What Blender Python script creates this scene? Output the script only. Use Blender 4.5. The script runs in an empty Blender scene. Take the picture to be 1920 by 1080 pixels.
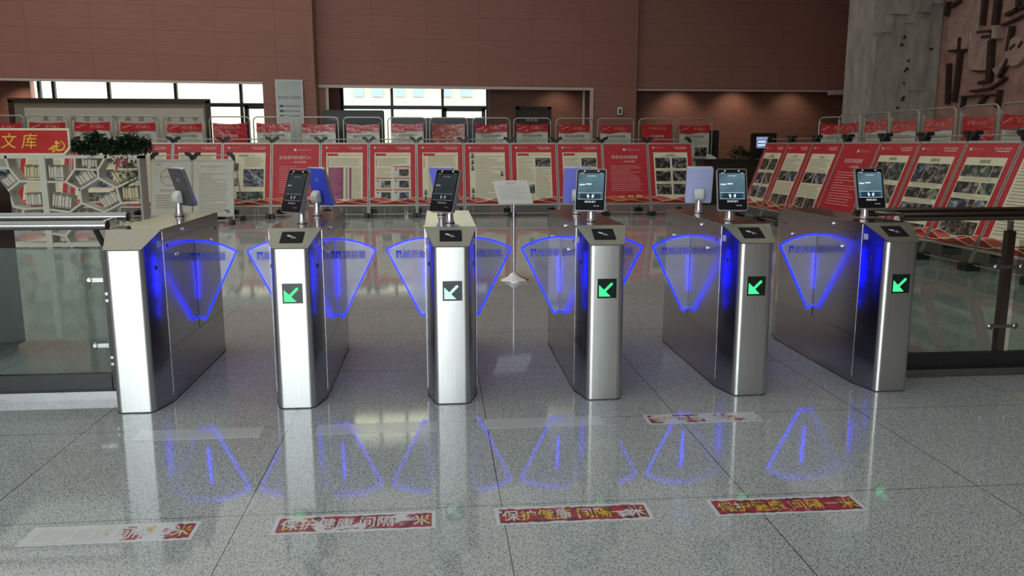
import bpy, bmesh, math, random
from mathutils import Vector, Matrix

S = bpy.context.scene
COL = S.collection
rnd = random.Random(7)
PI = math.pi

# ------------------------------------------------------------------ camera
CAMF = 1512.5
CPOS = Vector((-0.0702, -4.4694, 1.4665))
PITCH, YAW = -0.1748, -0.0915
FW = Vector((math.sin(-YAW)*math.cos(PITCH), math.cos(YAW)*math.cos(PITCH), math.sin(PITCH)))
RT = FW.cross(Vector((0, 0, 1))).normalized()
UP = RT.cross(FW)
cd = bpy.data.cameras.new('camera')
cd.sensor_width = 36.0
cd.lens = CAMF/1920*36.0
cd.clip_end = 200
cam = bpy.data.objects.new('camera', cd)
M = Matrix((RT, UP, -FW)).transposed().to_4x4()
M.translation = CPOS
cam.matrix_world = M
COL.objects.link(cam)
S.camera = cam

def ray(px, py): return FW + RT*((px-960)/CAMF) - UP*((py-540)/CAMF)
def atY(px, py, Y):
    d = ray(px, py); return CPOS + d*((Y-CPOS.y)/d.y)
def atX(px, py, X):
    d = ray(px, py); return CPOS + d*((X-CPOS.x)/d.x)
def atZ(px, py, Z=0.0):
    d = ray(px, py); return CPOS + d*((Z-CPOS.z)/d.z)

# ------------------------------------------------------------------ world, lights, exposure
S.view_settings.view_transform = 'Standard'
S.view_settings.look = 'None'
S.view_settings.gamma = 1.0
S.view_settings.use_curve_mapping = False
S.view_settings.exposure = 0.34
S.cycles.use_denoising = True
S.cycles.max_bounces = 10
S.cycles.transparent_max_bounces = 16
S.cycles.glossy_bounces = 6
S.cycles.caustics_reflective = False
S.cycles.caustics_refractive = False
S.cycles.sample_clamp_indirect = 6.0
W = bpy.data.worlds.new('sky'); S.world = W; W.use_nodes = True
wn = W.node_tree.nodes; wl = W.node_tree.links
bg = wn['Background']
tc = wn.new('ShaderNodeTexCoord'); sp = wn.new('ShaderNodeSeparateXYZ'); rp = wn.new('ShaderNodeValToRGB')
wl.new(tc.outputs['Generated'], sp.inputs[0]); wl.new(sp.outputs['Z'], rp.inputs[0]); wl.new(rp.outputs[0], bg.inputs['Color'])
rp.color_ramp.elements[0].position = 0.0; rp.color_ramp.elements[0].color = (1.0, 0.99, 0.96, 1)
rp.color_ramp.elements[1].position = 0.6; rp.color_ramp.elements[1].color = (0.62, 0.76, 1.0, 1)
bg.inputs['Strength'].default_value = 7.5

def area(name, loc, rot, sx, sy, power, color=(1, 1, 1), portal=False):
    l = bpy.data.lights.new(name, 'AREA'); l.shape = 'RECTANGLE'; l.size = sx; l.size_y = sy
    l.energy = power; l.color = color
    if portal: l.cycles.is_portal = True
    o = bpy.data.objects.new(name, l); o.location = loc; o.rotation_euler = rot; COL.objects.link(o)
    return o
# added ambient fill lights under the ceiling, stronger on the left
for lx, lp in ((-11.25, 370), (-5.75, 290), (-.25, 200), (5.25, 125)):
    area('ceiling_fill', (lx, 4.6, 8.9), (0, 0, 0), 5.5, 29, lp, (1.0, 0.985, 0.95))
area('entrance_daylight', (-4.3, -11.9, 2.6), (PI/2, 0, 0), 10.2, 4.8, 1, portal=True)

# ------------------------------------------------------------------ mesh builder
class MB:
    def __init__(s): s.v = []; s.f = []; s.m = []; s.sm = []
    def face(s, idx, m=0, smooth=False): s.f.append(idx); s.m.append(m); s.sm.append(smooth)
    def verts(s, pts):
        n = len(s.v); s.v += [tuple(p) for p in pts]; return n
    def quad(s, a, b, c, d, m=0):
        n = s.verts((a, b, c, d)); s.face((n, n+1, n+2, n+3), m)
    def box(s, c, d, m=0, R=None):
        c = Vector(c); h = [x/2 for x in d]
        P = [Vector((sx*h[0], sy*h[1], sz*h[2])) for sz in (-1, 1) for sy in (-1, 1) for sx in (-1, 1)]
        if R is not None: P = [R @ p for p in P]
        n = s.verts([c+p for p in P])
        for q in ((0, 2, 3, 1), (4, 5, 7, 6), (0, 1, 5, 4), (2, 6, 7, 3), (0, 4, 6, 2), (1, 3, 7, 5)):
            s.face(tuple(n+i for i in q), m)
    def box2(s, a, b, m=0):
        s.box([(a[i]+b[i])/2 for i in range(3)], [abs(b[i]-a[i]) for i in range(3)], m)
    def bar(s, a, b, w, d, m=0, nrm=(0, 1, 0)):
        """rectangular bar from a to b; d = size along nrm, w = across"""
        a = Vector(a); b = Vector(b); t = (b-a); L = t.length; t.normalize()
        n = Vector(nrm); n = (n-t*n.dot(t)).normalized(); q = t.cross(n)
        R = Matrix((t, q, n)).transposed()
        s.box((a+b)/2, (L, w, d), m, R)
    def prism(s, poly, f0, f1, m=0, mside=None, smooth_side=False):
        """poly: 2D points, f0/f1 map (u,v)->3D for the two caps"""
        if mside is None: mside = m
        k = len(poly); a = s.verts([f0(*p) for p in poly]); b = s.verts([f1(*p) for p in poly])
        s.face(tuple(a+i for i in range(k))[::-1], m); s.face(tuple(b+i for i in range(k)), m)
        for i in range(k):
            j = (i+1) % k; s.face((a+i, a+j, b+j, b+i), mside, smooth_side)
    def tube(s, path, r, m=0, seg=10, closed=False, r1=None):
        P = [Vector(p) for p in path]; n = len(P); rings = []; prev = None
        for i in range(n):
            if closed: t = (P[(i+1) % n]-P[i-1])
            else: t = P[min(i+1, n-1)]-P[max(i-1, 0)]
            t.normalize()
            if prev is None:
                x = Vector((0, 0, 1)) if abs(t.z) < .9 else Vector((1, 0, 0))
            else: x = prev
            x = (x-t*x.dot(t)).normalized(); prev = x; y = t.cross(x)
            rr = r if r1 is None else r+(r1-r)*i/(n-1)
            rings.append(s.verts([P[i]+(x*math.cos(2*PI*k/seg)+y*math.sin(2*PI*k/seg))*rr for k in range(seg)]))
        for i in range(n if closed else n-1):
            a = rings[i]; b = rings[(i+1) % n]
            for k in range(seg):
                s.face((a+k, a+(k+1) % seg, b+(k+1) % seg, b+k), m, True)
        if not closed:
            s.face(tuple(rings[0]+k for k in range(seg))[::-1], m); s.face(tuple(rings[-1]+k for k in range(seg)), m)
    def lathe(s, prof, c=(0, 0, 0), m=0, seg=20):
        c = Vector(c); rings = []
        for r, z in prof:
            rings.append(s.verts([c+Vector((r*math.cos(2*PI*k/seg), r*math.sin(2*PI*k/seg), z)) for k in range(seg)]))
        for a, b in zip(rings, rings[1:]):
            for k in range(seg): s.face((a+k, a+(k+1) % seg, b+(k+1) % seg, b+k), m, True)
        s.face(tuple(rings[0]+k for k in range(seg))[::-1], m); s.face(tuple(rings[-1]+k for k in range(seg)), m)
    def geo(s, vf, fn, m=0):
        v, f = vf; n = s.verts([fn(*p) for p in v])
        for q in f: s.face(tuple(n+i for i in q), m)
    def xform(s, Mx): s.v = [tuple(Mx @ Vector(p)) for p in s.v]; return s
    def build(s, name, mats, parent=None, bevel=0, sharp=30, **props):
        me = bpy.data.meshes.new(name)
        me.from_pydata(s.v, [], s.f)
        if not isinstance(mats, (list, tuple)): mats = [mats]
        for m in mats: me.materials.append(m)
        me.polygons.foreach_set('material_index', s.m)
        me.polygons.foreach_set('use_smooth', s.sm)
        me.update()
        bm = bmesh.new(); bm.from_mesh(me); bmesh.ops.recalc_face_normals(bm, faces=bm.faces); bm.to_mesh(me); bm.free()
        if any(s.sm): me.set_sharp_from_angle(angle=math.radians(sharp))
        o = bpy.data.objects.new(name, me); COL.objects.link(o)
        if parent is not None: o.parent = parent
        if bevel:
            b = o.modifiers.new('bevel', 'BEVEL'); b.width = bevel; b.segments = 2; b.limit_method = 'ANGLE'; b.angle_limit = math.radians(40)
        for k, v in props.items(): o[k] = v
        return o

def thing(name, label, cat, loc=(0, 0, 0), rz=0, group=None):
    o = bpy.data.objects.new(name, None); o.empty_display_size = .1; COL.objects.link(o)
    o.location = loc; o.rotation_euler = (0, 0, rz); tag(o, label, cat, group); return o
def tag(o, label, cat, group=None):
    o['label'] = label; o['category'] = cat
    if group: o['group'] = group
    return o
def struct(o): o['kind'] = 'structure'; return o

_tc = {}
def text(body, size=1.0):
    """flat glyph geometry centred on the origin, em height = size"""
    if body not in _tc:
        c = bpy.data.curves.new('t', 'FONT'); c.body = body; c.size = 1; c.resolution_u = 2
        c.align_x = 'CENTER'; c.align_y = 'CENTER'
        o = bpy.data.objects.new('t', c); COL.objects.link(o)
        dg = bpy.context.evaluated_depsgraph_get(); dg.update()
        me = bpy.data.meshes.new_from_object(o.evaluated_get(dg), depsgraph=dg)
        v = [(p.co.x, p.co.y) for p in me.vertices]; f = [tuple(p.vertices) for p in me.polygons]
        bpy.data.objects.remove(o); bpy.data.curves.remove(c); bpy.data.meshes.remove(me)
        if v:
            cx = (min(p[0] for p in v)+max(p[0] for p in v))/2; cy = (min(p[1] for p in v)+max(p[1] for p in v))/2
            v = [(a-cx, b-cy) for a, b in v]
        _tc[body] = (v, f)
    v, f = _tc[body]
    return [(a*size, b*size) for a, b in v], f

# ------------------------------------------------------------------ materials
MAT = {}
def principled(name, col, rough=.5, metal=0, spec=.5, emit=None, es=0, coat=0):
    m = bpy.data.materials.new(name); m.use_nodes = True
    b = m.node_tree.nodes['Principled BSDF']
    b.inputs['Base Color'].default_value = (*col, 1); b.inputs['Roughness'].default_value = rough
    b.inputs['Metallic'].default_value = metal; b.inputs['Specular IOR Level'].default_value = spec
    b.inputs['Coat Weight'].default_value = coat
    if emit: b.inputs['Emission Color'].default_value = (*emit, 1); b.inputs['Emission Strength'].default_value = es
    MAT[name] = m
    return m
def N(m, t, **kw):
    n = m.node_tree.nodes.new(t)
    for k, v in kw.items():
        if k in n.inputs: n.inputs[k].default_value = v
        else: setattr(n, k, v)
    return n
def L(m, a, b): m.node_tree.links.new(a, b)
def coords(m, scale=(1, 1, 1), kind='Object'):
    t = N(m, 'ShaderNodeTexCoord'); mp = N(m, 'ShaderNodeMapping'); mp.inputs['Scale'].default_value = scale
    L(m, t.outputs[kind], mp.inputs['Vector']); return mp.outputs[0]
def ramp(m, fac, stops):
    r = N(m, 'ShaderNodeValToRGB'); e = r.color_ramp.elements
    while len(e) < len(stops): e.new(.5)
    for x, (p, c) in zip(e, stops): x.position = p; x.color = (*c, 1)
    L(m, fac, r.inputs[0]); return r.outputs[0]
def vary(m, scale, amt, vec=None, detail=3):
    """slight procedural variation of the base colour and bump-free roughness"""
    b = m.node_tree.nodes['Principled BSDF']; col = tuple(b.inputs['Base Color'].default_value)[:3]
    n = N(m, 'ShaderNodeTexNoise', Scale=scale, Detail=detail)
    L(m, vec if vec is not None else coords(m), n.inputs['Vector'])
    o = ramp(m, n.outputs['Fac'], [(.3, tuple(c*(1-amt) for c in col)), (.7, tuple(min(1, c*(1+amt)) for c in col))])
    L(m, o, b.inputs['Base Color']); return n
def bump(m, height, strength, dist=.002):
    b = m.node_tree.nodes['Principled BSDF']; bp = N(m, 'ShaderNodeBump', Strength=strength, Distance=dist)
    L(m, height, bp.inputs['Height']); L(m, bp.outputs[0], b.inputs['Normal'])

def mat_steel(name, col, rough, streak):
    m = principled(name, col, rough, 1)
    n = N(m, 'ShaderNodeTexNoise', Scale=1.0, Detail=4); L(m, coords(m, streak), n.inputs['Vector'])
    b = m.node_tree.nodes['Principled BSDF']
    mr = N(m, 'ShaderNodeMapRange'); mr.inputs['To Min'].default_value = rough*.85; mr.inputs['To Max'].default_value = rough*1.2
    L(m, n.outputs['Fac'], mr.inputs['Value']); L(m, mr.outputs[0], b.inputs['Roughness'])
    o = ramp(m, n.outputs['Fac'], [(.3, tuple(c*.93 for c in col)), (.7, tuple(min(1, c*1.06) for c in col))])
    L(m, o, b.inputs['Base Color']); return m
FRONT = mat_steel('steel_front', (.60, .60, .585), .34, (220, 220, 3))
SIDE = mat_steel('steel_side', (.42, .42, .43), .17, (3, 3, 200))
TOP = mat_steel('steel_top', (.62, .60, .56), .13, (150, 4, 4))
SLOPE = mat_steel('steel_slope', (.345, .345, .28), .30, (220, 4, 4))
CHROME = principled('chrome', (.86, .86, .87), .2, 1)
POLE = principled('satin_silver', (.78, .78, .79), .26, .8)
TUBE = mat_steel('steel_tube', (.34, .335, .33), .28, (4, 200, 200))
ALU = principled('aluminium', (.44, .44, .40), .4, .7)
BLACKP = principled('black_plastic', (.012, .012, .013), .42)
BLACKM = principled('black_metal', (.016, .016, .018), .38, .1)
GLOSSB = principled('black_gloss', (.012, .013, .015), .08, 0, .5)
READER = principled('reader_plate', (.006, .007, .008), .5, 0, .12)
DARKSLOT = principled('dark_slot', (.03, .03, .04), .5)
WHITE = principled('white_paint', (.72, .72, .68), .45); vary(WHITE, 6, .04)
LAT = principled('shelf_paint', (.60, .60, .52), .5); vary(LAT, 4, .05)
LATIN = principled('shelf_back', (.40, .38, .34), .6)
CREAM = principled('poster_cream', (.76, .73, .515), .42); vary(CREAM, 5, .03)
PALE = principled('poster_pale', (.60, .61, .53), .42); vary(PALE, 5, .03)
RED = principled('poster_red', (.50, .02, .03), .28); vary(RED, 9, .10)
WAVE = principled('poster_wave', (.62, .10, .07), .35)
WAVEG = principled('poster_gold', (.75, .42, .16), .35)
GREYTX = principled('print_grey', (.40, .385, .28), .5)
DARKTX = principled('print_dark', (.07, .07, .06), .5)
WHITETX = principled('print_white', (.78, .72, .68), .5)
PINKTX = principled('print_pink', (.72, .32, .30), .5)
YELTX = principled('print_yellow', (.85, .55, .05), .5)
PURPLE = principled('print_purple', (.28, .05, .16), .45); vary(PURPLE, 25, .15)
def mat_photo(name, dark, mid, light, scale):
    m = principled(name, mid, .3); c = coords(m)
    n = N(m, 'ShaderNodeTexNoise', Scale=scale*.35, Detail=9, Roughness=.72, Distortion=.6); L(m, c, n.inputs['Vector'])
    o = ramp(m, n.outputs['Fac'], [(.43, dark), (.50, mid), (.58, light), (.66, tuple(min(1, c*1.8) for c in light))])
    L(m, o, m.node_tree.nodes['Principled BSDF'].inputs['Base Color']); return m
PH = [mat_photo('photo_grey', (.008, .008, .008), (.035, .035, .033), (.26, .25, .23), 26),
      mat_photo('photo_blue', (.015, .02, .03), (.045, .065, .10), (.30, .34, .35), 24),
      mat_photo('photo_brown', (.02, .012, .01), (.07, .05, .035), (.30, .25, .2), 25),
      mat_photo('photo_green', (.01, .02, .015), (.045, .07, .055), (.25, .28, .2), 22)]
# vinyl banners: glossy and creased
def mat_vinyl(name, col):
    m = principled(name, col, .22, 0, .6)
    n = N(m, 'ShaderNodeTexNoise', Scale=3.0, Detail=2, Distortion=1.2); L(m, coords(m, (1.2, 1, 3)), n.inputs['Vector']); bump(m, n.outputs['Fac'], .55, .03)
    return m
VRED = mat_vinyl('vinyl_red', (.48, .025, .03)); VPALE = mat_vinyl('vinyl_pale', (.58, .59, .50)); VGOLD = mat_vinyl('vinyl_bronze', (.36, .075, .045))

def mat_glass(name, tint, refl=1.0, haze=None, hz=0):
    m = bpy.data.materials.new(name); m.use_nodes = True; nt = m.node_tree; nt.nodes.clear()
    out = N(m, 'ShaderNodeOutputMaterial'); tr = N(m, 'ShaderNodeBsdfTransparent'); gl = N(m, 'ShaderNodeBsdfGlossy')
    tr.inputs['Color'].default_value = (*tint, 1); gl.inputs['Roughness'].default_value = .02
    fr = N(m, 'ShaderNodeFresnel', IOR=1.5); mu = N(m, 'ShaderNodeMath', operation='MULTIPLY'); mu.inputs[1].default_value = refl
    L(m, fr.outputs[0], mu.inputs[0]); mx = N(m, 'ShaderNodeMixShader'); L(m, mu.outputs[0], mx.inputs[0])
    L(m, tr.outputs[0], mx.inputs[1]); L(m, gl.outputs[0], mx.inputs[2]); last = mx
    if haze:
        df = N(m, 'ShaderNodeBsdfDiffuse'); df.inputs['Color'].default_value = (*haze, 1)
        tl = N(m, 'ShaderNodeBsdfTranslucent'); tl.inputs['Color'].default_value = (*haze, 1)
        a = N(m, 'ShaderNodeMixShader'); a.inputs[0].default_value = .5; L(m, df.outputs[0], a.inputs[1]); L(m, tl.outputs[0], a.inputs[2])
        m2 = N(m, 'ShaderNodeMixShader'); m2.inputs[0].default_value = hz
        L(m, mx.outputs[0], m2.inputs[1]); L(m, a.outputs[0], m2.inputs[2]); last = m2
    L(m, last.outputs[0], out.inputs['Surface']); MAT[name] = m; return m
GLASS = mat_glass('barrier_glass', (.70, .77, .73), .32, (.4, .45, .42), .012)
WGLASS = mat_glass('window_glass', (.93, .96, .95), 1.0)
ACRYL = mat_glass('flap_acrylic', (.86, .87, .96), 1.1, (.72, .74, .95), .16)
LOGOB = mat_glass('flap_band', (.80, .82, 1.0), .4, (.42, .46, 1.0), .28)
def emis(name, col, s):
    return principled(name, (0, 0, 0), .3, 0, .3, col, s)
LED = emis('blue_edge_led', (.0, .003, 1.0), 4.6)
LEDS = emis('blue_slot_led', (.0, .01, 1.0), .22)
LEDC = emis('blue_edge_core', (.004, .035, 1.0), 2.2)
LOGOT = principled('flap_logo_print', (.07, .09, .60), .4, 0, .5, (.0, .01, .6), .25)
ARROW = emis('green_led', (.06, 1.0, .28), 1.4)
ARROWW = emis('green_led_bright', (.5, 1.0, .75), 1.6)
DOTB = principled('led_board', (.008, .016, .013), .25)
SCRT = emis('screen_text', (.75, .85, .9), .8)
SCRD = emis('screen_text_dim', (.6, .7, .72), .3)
def mat_screen(name, c0, c1, s):
    m = principled(name, (.01, .012, .015), .06)
    n = N(m, 'ShaderNodeTexNoise', Scale=9, Detail=2); L(m, coords(m), n.inputs['Vector'])
    o = ramp(m, n.outputs['Fac'], [(.3, c0), (.7, c1)]); b = m.node_tree.nodes['Principled BSDF']
    L(m, o, b.inputs['Emission Color']); b.inputs['Emission Strength'].default_value = s; return m
SCRON = mat_screen('screen_teal', (.035, .07, .09), (.09, .16, .19), 1.0)
SCRDIM = mat_screen('screen_dim', (.010, .014, .016), (.02, .028, .03), 1.0)
SCRBAN = mat_screen('screen_banner', (.008, .025, .05), (.015, .05, .085), 1.0)
SCRBAND = mat_screen('screen_banner_dim', (.006, .008, .009), (.009, .012, .014), 1.0)
KSCR = mat_screen('kiosk_screen', (.06, .10, .32), (.35, .42, .65), .7)
SILV = principled('terminal_silver', (.55, .56, .57), .3, .8)
FILM = principled('terminal_back_lavender', (.58, .63, .92), .3, .25)  # FILM is just a back cover colour, which differs from terminal to terminal
BACKV = principled('terminal_back_violet', (.27, .29, .90), .3, .2)
BACKB = principled('terminal_back_blue', (.08, .13, .85), .3, .2)
BACKG = principled('terminal_back_grey', (.16, .165, .17), .35, .5)
BRKT = principled('bracket_plastic', (.66, .67, .62), .35)
STICK = principled('sticker_pale', (.45, .47, .7), .5)
PAPER = principled('paper_sheet', (.62, .63, .62), .5)
LEAF = principled('leaf', (.022, .045, .02), .45); vary(LEAF, 12, .5)
POT = principled('pot', (.10, .09, .08), .5)
WOODD = principled('dark_wood', (.035, .02, .015), .35); vary(WOODD, 8, .3)
MATT = principled('frame_mat', (.22, .19, .14), .6)
SCROLL = principled('scroll_paper', (.50, .48, .40), .6)
STONE = principled('grey_stone', (.36, .34, .285), .75)
nn = vary(STONE, 5, .25, coords(STONE, (1, 1, .4)), 6); bump(STONE, nn.outputs['Fac'], .5, .02)
RELIEF = principled('relief_stone', (.38, .225, .18), .75); nn = vary(RELIEF, 3, .25, None, 6); bump(RELIEF, nn.outputs['Fac'], .4, .02)
RELD = principled('relief_shade_and_chips', (.045, .022, .016), .5); vary(RELD, 6, .3)  # shade of the relief grooves put into a dark colour; also column chips
RELL = principled('relief_light', (.40, .28, .23), .7); vary(RELL, 4, .2)

def mat_panelwall(name, col, pw, ph, line, mortar, off=.0):
    m = principled(name, col, .5, 0, .3)
    b = m.node_tree.nodes['Principled BSDF']
    br = N(m, 'ShaderNodeTexBrick'); br.offset = off; br.inputs['Scale'].default_value = 1
    br.inputs['Brick Width'].default_value = pw; br.inputs['Row Height'].default_value = ph
    br.inputs['Mortar Size'].default_value = mortar; br.inputs['Mortar Smooth'].default_value = .1
    br.inputs['Color1'].default_value = (*col, 1); br.inputs['Color2'].default_value = (*[c*1.06 for c in col], 1)
    br.inputs['Mortar'].default_value = (*[c*line for c in col], 1)
    t = N(m, 'ShaderNodeTexCoord'); s = N(m, 'ShaderNodeSeparateXYZ'); c = N(m, 'ShaderNodeCombineXYZ')
    L(m, t.outputs['Object'], s.inputs[0]); L(m, s.outputs['X'], c.inputs['X']); L(m, s.outputs['Z'], c.inputs['Y']); L(m, c.outputs[0], br.inputs['Vector'])
    n = N(m, 'ShaderNodeTexNoise', Scale=1.0, Detail=5); L(m, coords(m, (1.5, 1.5, 28)), n.inputs['Vector'])
    mx = N(m, 'ShaderNodeMix', data_type='RGBA', blend_type='MULTIPLY'); mx.inputs['Factor'].default_value = .5
    L(m, br.outputs['Color'], mx.inputs['A']); L(m, ramp(m, n.outputs['Fac'], [(.3, (.75, .75, .75)), (.7, (1.1, 1.1, 1.1))]), mx.inputs['B'])
    L(m, mx.outputs['Result'], b.inputs['Base Color'])
    return m
WALLB = mat_panelwall('brown_panel_wall', (.345, .163, .125), 1.62, .66, .82, .010)
TILE = mat_panelwall('brown_tile_wall', (.30, .14, .10), .11, .34, .80, .008)
CEIL = principled('ceiling_paint', (.6, .58, .54), .7); vary(CEIL, 2, .04)
TRIM = principled('trim_pale', (.62, .52, .47), .4)
MULL = principled('window_frame_dark', (.05, .055, .065), .4)
FACADE = principled('facade_cream', (.42, .37, .21), .7); vary(FACADE, .6, .05)
FWIN = principled('facade_glass', (.20, .25, .27), .5)
GROUND = principled('ground_paving', (.5, .5, .48), .8); vary(GROUND, 1, .1)

# floor: polished granite slabs with thin joints
FLOOR = principled('granite_floor', (.3, .3, .3), .10)
def mk_floor():
    m = FLOOR; b = m.node_tree.nodes['Principled BSDF']; c = coords(m)
    n1 = N(m, 'ShaderNodeTexNoise', Scale=100, Detail=4, Roughness=.75); L(m, c, n1.inputs['Vector'])
    v1 = N(m, 'ShaderNodeTexVoronoi', Scale=165); L(m, c, v1.inputs['Vector'])
    a = N(m, 'ShaderNodeMath', operation='ADD'); L(m, n1.outputs['Fac'], a.inputs[0]); L(m, v1.outputs['Distance'], a.inputs[1])
    sp_ = ramp(m, a.outputs[0], [(.60, (.06, .07, .072)), (.78, (.19, .21, .207)), (.95, (.37, .40, .39)), (1.0, (.50, .54, .525))])
    n2 = N(m, 'ShaderNodeTexNoise', Scale=.8, Detail=2); L(m, c, n2.inputs['Vector'])
    mx = N(m, 'ShaderNodeMix', data_type='RGBA', blend_type='MULTIPLY'); mx.inputs['Factor'].default_value = .4
    L(m, sp_, mx.inputs['A']); L(m, ramp(m, n2.outputs['Fac'], [(.35, (.85, .86, .88)), (.65, (1.1, 1.1, 1.1))]), mx.inputs['B'])
    br = N(m, 'ShaderNodeTexBrick'); br.offset = 0
    for k, v in {'Scale': 1, 'Brick Width': 1.045, 'Row Height': 1.045, 'Mortar Size': .0022, 'Mortar Smooth': .2}.items(): br.inputs[k].default_value = v
    mp = N(m, 'ShaderNodeMapping'); mp.inputs['Location'].default_value = (.872+10*1.045, .30+14*1.045, 0)
    t = N(m, 'ShaderNodeTexCoord'); L(m, t.outputs['Object'], mp.inputs['Vector']); L(m, mp.outputs[0], br.inputs['Vector'])
    m2 = N(m, 'ShaderNodeMix', data_type='RGBA'); L(m, br.outputs['Fac'], m2.inputs['Factor'])
    L(m, mx.outputs['Result'], m2.inputs['A']); m2.inputs['B'].default_value = (.04, .042, .042, 1)
    L(m, m2.outputs['Result'], b.inputs['Base Color'])
    b.inputs['Roughness'].default_value = .06; b.inputs['IOR'].default_value = 1.52
mk_floor()

# ------------------------------------------------------------------ the hall
def boxobj(name, a, b, mat, **k):
    m = MB(); m.box2(a, b); return m.build(name, mat, **k)
struct(boxobj('floor', (-16, -13, -.2), (15, 24, 0), FLOOR))
struct(boxobj('ceiling', (-16.3, -12.3, 9.0), (15, 24, 9.3), CEIL))
SOF = 3.25
def wallseg(name, p, q, z0, z1, mat, th=.3):
    """vertical wall slab whose visible face runs from p to q (left to right as seen), thickness behind"""
    p = Vector((*p, 0)); q = Vector((*q, 0)); t = (q-p); Ln = t.length; ang = math.atan2(t.y, t.x)
    m = MB(); m.box2((0, 0, z0), (Ln, th, z1))
    o = m.build(name, mat); o.location = p; o.rotation_euler = (0, 0, ang); return struct(o)
A0, A1 = (-15.9, 18.75), (-3.57, 20.08)
B0, B1 = (-3.57, 20.72), (6.26, 21.32)
C0, C1 = (6.26, 21.6), (14.6, 21.7)
MULLD = principled('clerestory_frame', (.06, .065, .07), .4)
def lerp(p, q, x): t = (x-p[0])/(q[0]-p[0]); return (x, p[1]+(q[1]-p[1])*t)
wallseg('wall_back', A0, A1, SOF, 7.2, WALLB); wallseg('wall_back', A0, A1, 8.2, 9.0, WALLB)
wallseg('wall_back', A0, lerp(A0, A1, -9.8), 7.2, 8.2, WALLB); wallseg('wall_back', lerp(A0, A1, -7.4), A1, 7.2, 8.2, WALLB)
wallseg('wall_back', B0, B1, SOF, 7.1, WALLB); wallseg('wall_back', B0, B1, 8.3, 9.0, WALLB)
wallseg('wall_back', B0, lerp(B0, B1, -2.9), 7.1, 8.3, WALLB); wallseg('wall_back', lerp(B0, B1, -.45), lerp(B0, B1, 4.0), 7.1, 8.3, WALLB); wallseg('wall_back', lerp(B0, B1, 5.0), B1, 7.1, 8.3, WALLB)
for nm, p_, q_, za, zb_ in (('window_3', lerp(A0, A1, -9.8), lerp(A0, A1, -7.4), 7.2, 8.2), ('window_4', lerp(B0, B1, -2.9), lerp(B0, B1, -.45), 7.1, 8.3), ('window_5', lerp(B0, B1, 4.0), lerp(B0, B1, 5.0), 7.1, 8.3)):
    wm = MB()
    for t_ in (0, .36, .70, 1): x_ = p_[0]+(q_[0]-p_[0])*t_; y_ = p_[1]+(q_[1]-p_[1])*t_+.15; wm.box2((x_-.04, y_-.06, za), (x_+.04, y_+.06, zb_))
    for z_ in (za+.03, zb_-.03): wm.bar((p_[0], p_[1]+.15, z_), (q_[0], q_[1]+.15, z_), .06, .1)
    wo = struct(wm.build(nm, MULLD)); wm = MB(); wm.bar((p_[0], p_[1]+.17, (za+zb_)/2), (q_[0], q_[1]+.17, (za+zb_)/2), zb_-za, .012); wm.build('window_glass', WGLASS, wo)
wallseg('wall_back', C0, C1, SOF, 9.0, WALLB)
wallseg('wall_back_pier', lerp(A0, A1, -5.03), A1, 0, SOF, WALLB, .9)
wallseg('wall_back_pier', (-3.57, 20.72), (-3.36, 20.74), 0, SOF, WALLB, .3)
wallseg('wall_back_pier', lerp(B0, B1, 4.86), B1, 0, SOF, WALLB, 1.0)
RY = 23.1
def rx(px): return atY(px, 200, RY).x
wallseg('wall_recess', (-16, RY), (rx(60), RY), 0, 3.75, TILE)
wallseg('wall_recess', (rx(520), RY), (rx(640), RY), 0, 3.75, TILE)
wallseg('wall_recess', (rx(917), RY), (14.9, RY), 0, 3.75, TILE)
m = MB(); m.prism([(-16, 19.1), (-3.6, 20.42), (-3.6, 21.05), (6.2, 21.65), (14.9, 21.95), (14.9, RY+.3), (-16, RY+.3)], lambda u, v: (u, v, 3.60), lambda u, v: (u, v, 3.70)); struct(m.build('ceiling_recess', CEIL))
struct(boxobj('wall_back_return', (-3.77, 20.07, 0), (-3.57, 21.1, 9), WALLB))
# trim along the soffits and reveals
m = MB(); m.bar((*lerp(A0, A1, -15.5), SOF-.02), (*lerp(A0, A1, -5.03), SOF-.02), .06, .10); m.xform(Matrix.Translation((0, -.0, 0))); struct(m.build('trim_1', TRIM))
m = MB(); m.bar((*B0, SOF-.04), (*lerp(B0, B1, 4.86), SOF-.04), .08, .10); struct(m.build('trim_2', TRIM))
m = MB(); p = lerp(B0, B1, 4.80); m.bar((*p, 0), (*p, SOF-.08), .10, .10, 0, (0, 1, 0)); m.bar((p[0]-.2, p[1]+.3, 0), (p[0]-.2, p[1]+.3, SOF-.08), .06, .10, 0, (0, 1, 0)); struct(m.build('trim_3', TRIM))
m = MB(); m.bar((-3.33, 20.80, 0), (-3.33, 20.80, SOF-.08), .07, .10, 0, (0, 1, 0)); struct(m.build('trim_4', TRIM))
m = MB(); m.bar((*C0, SOF-.03), (*C1, SOF-.03), .05, .10); struct(m.build('trim_5', TRIM))
a = atY(1562, 172, 21.2); b = atY(1640, 172, 21.2)
m = MB(); m.box2((a.x, 21.2, SOF-.16), (b.x+.6, 21.58, SOF-.02)); struct(m.build('trim_6', TRIM))
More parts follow.
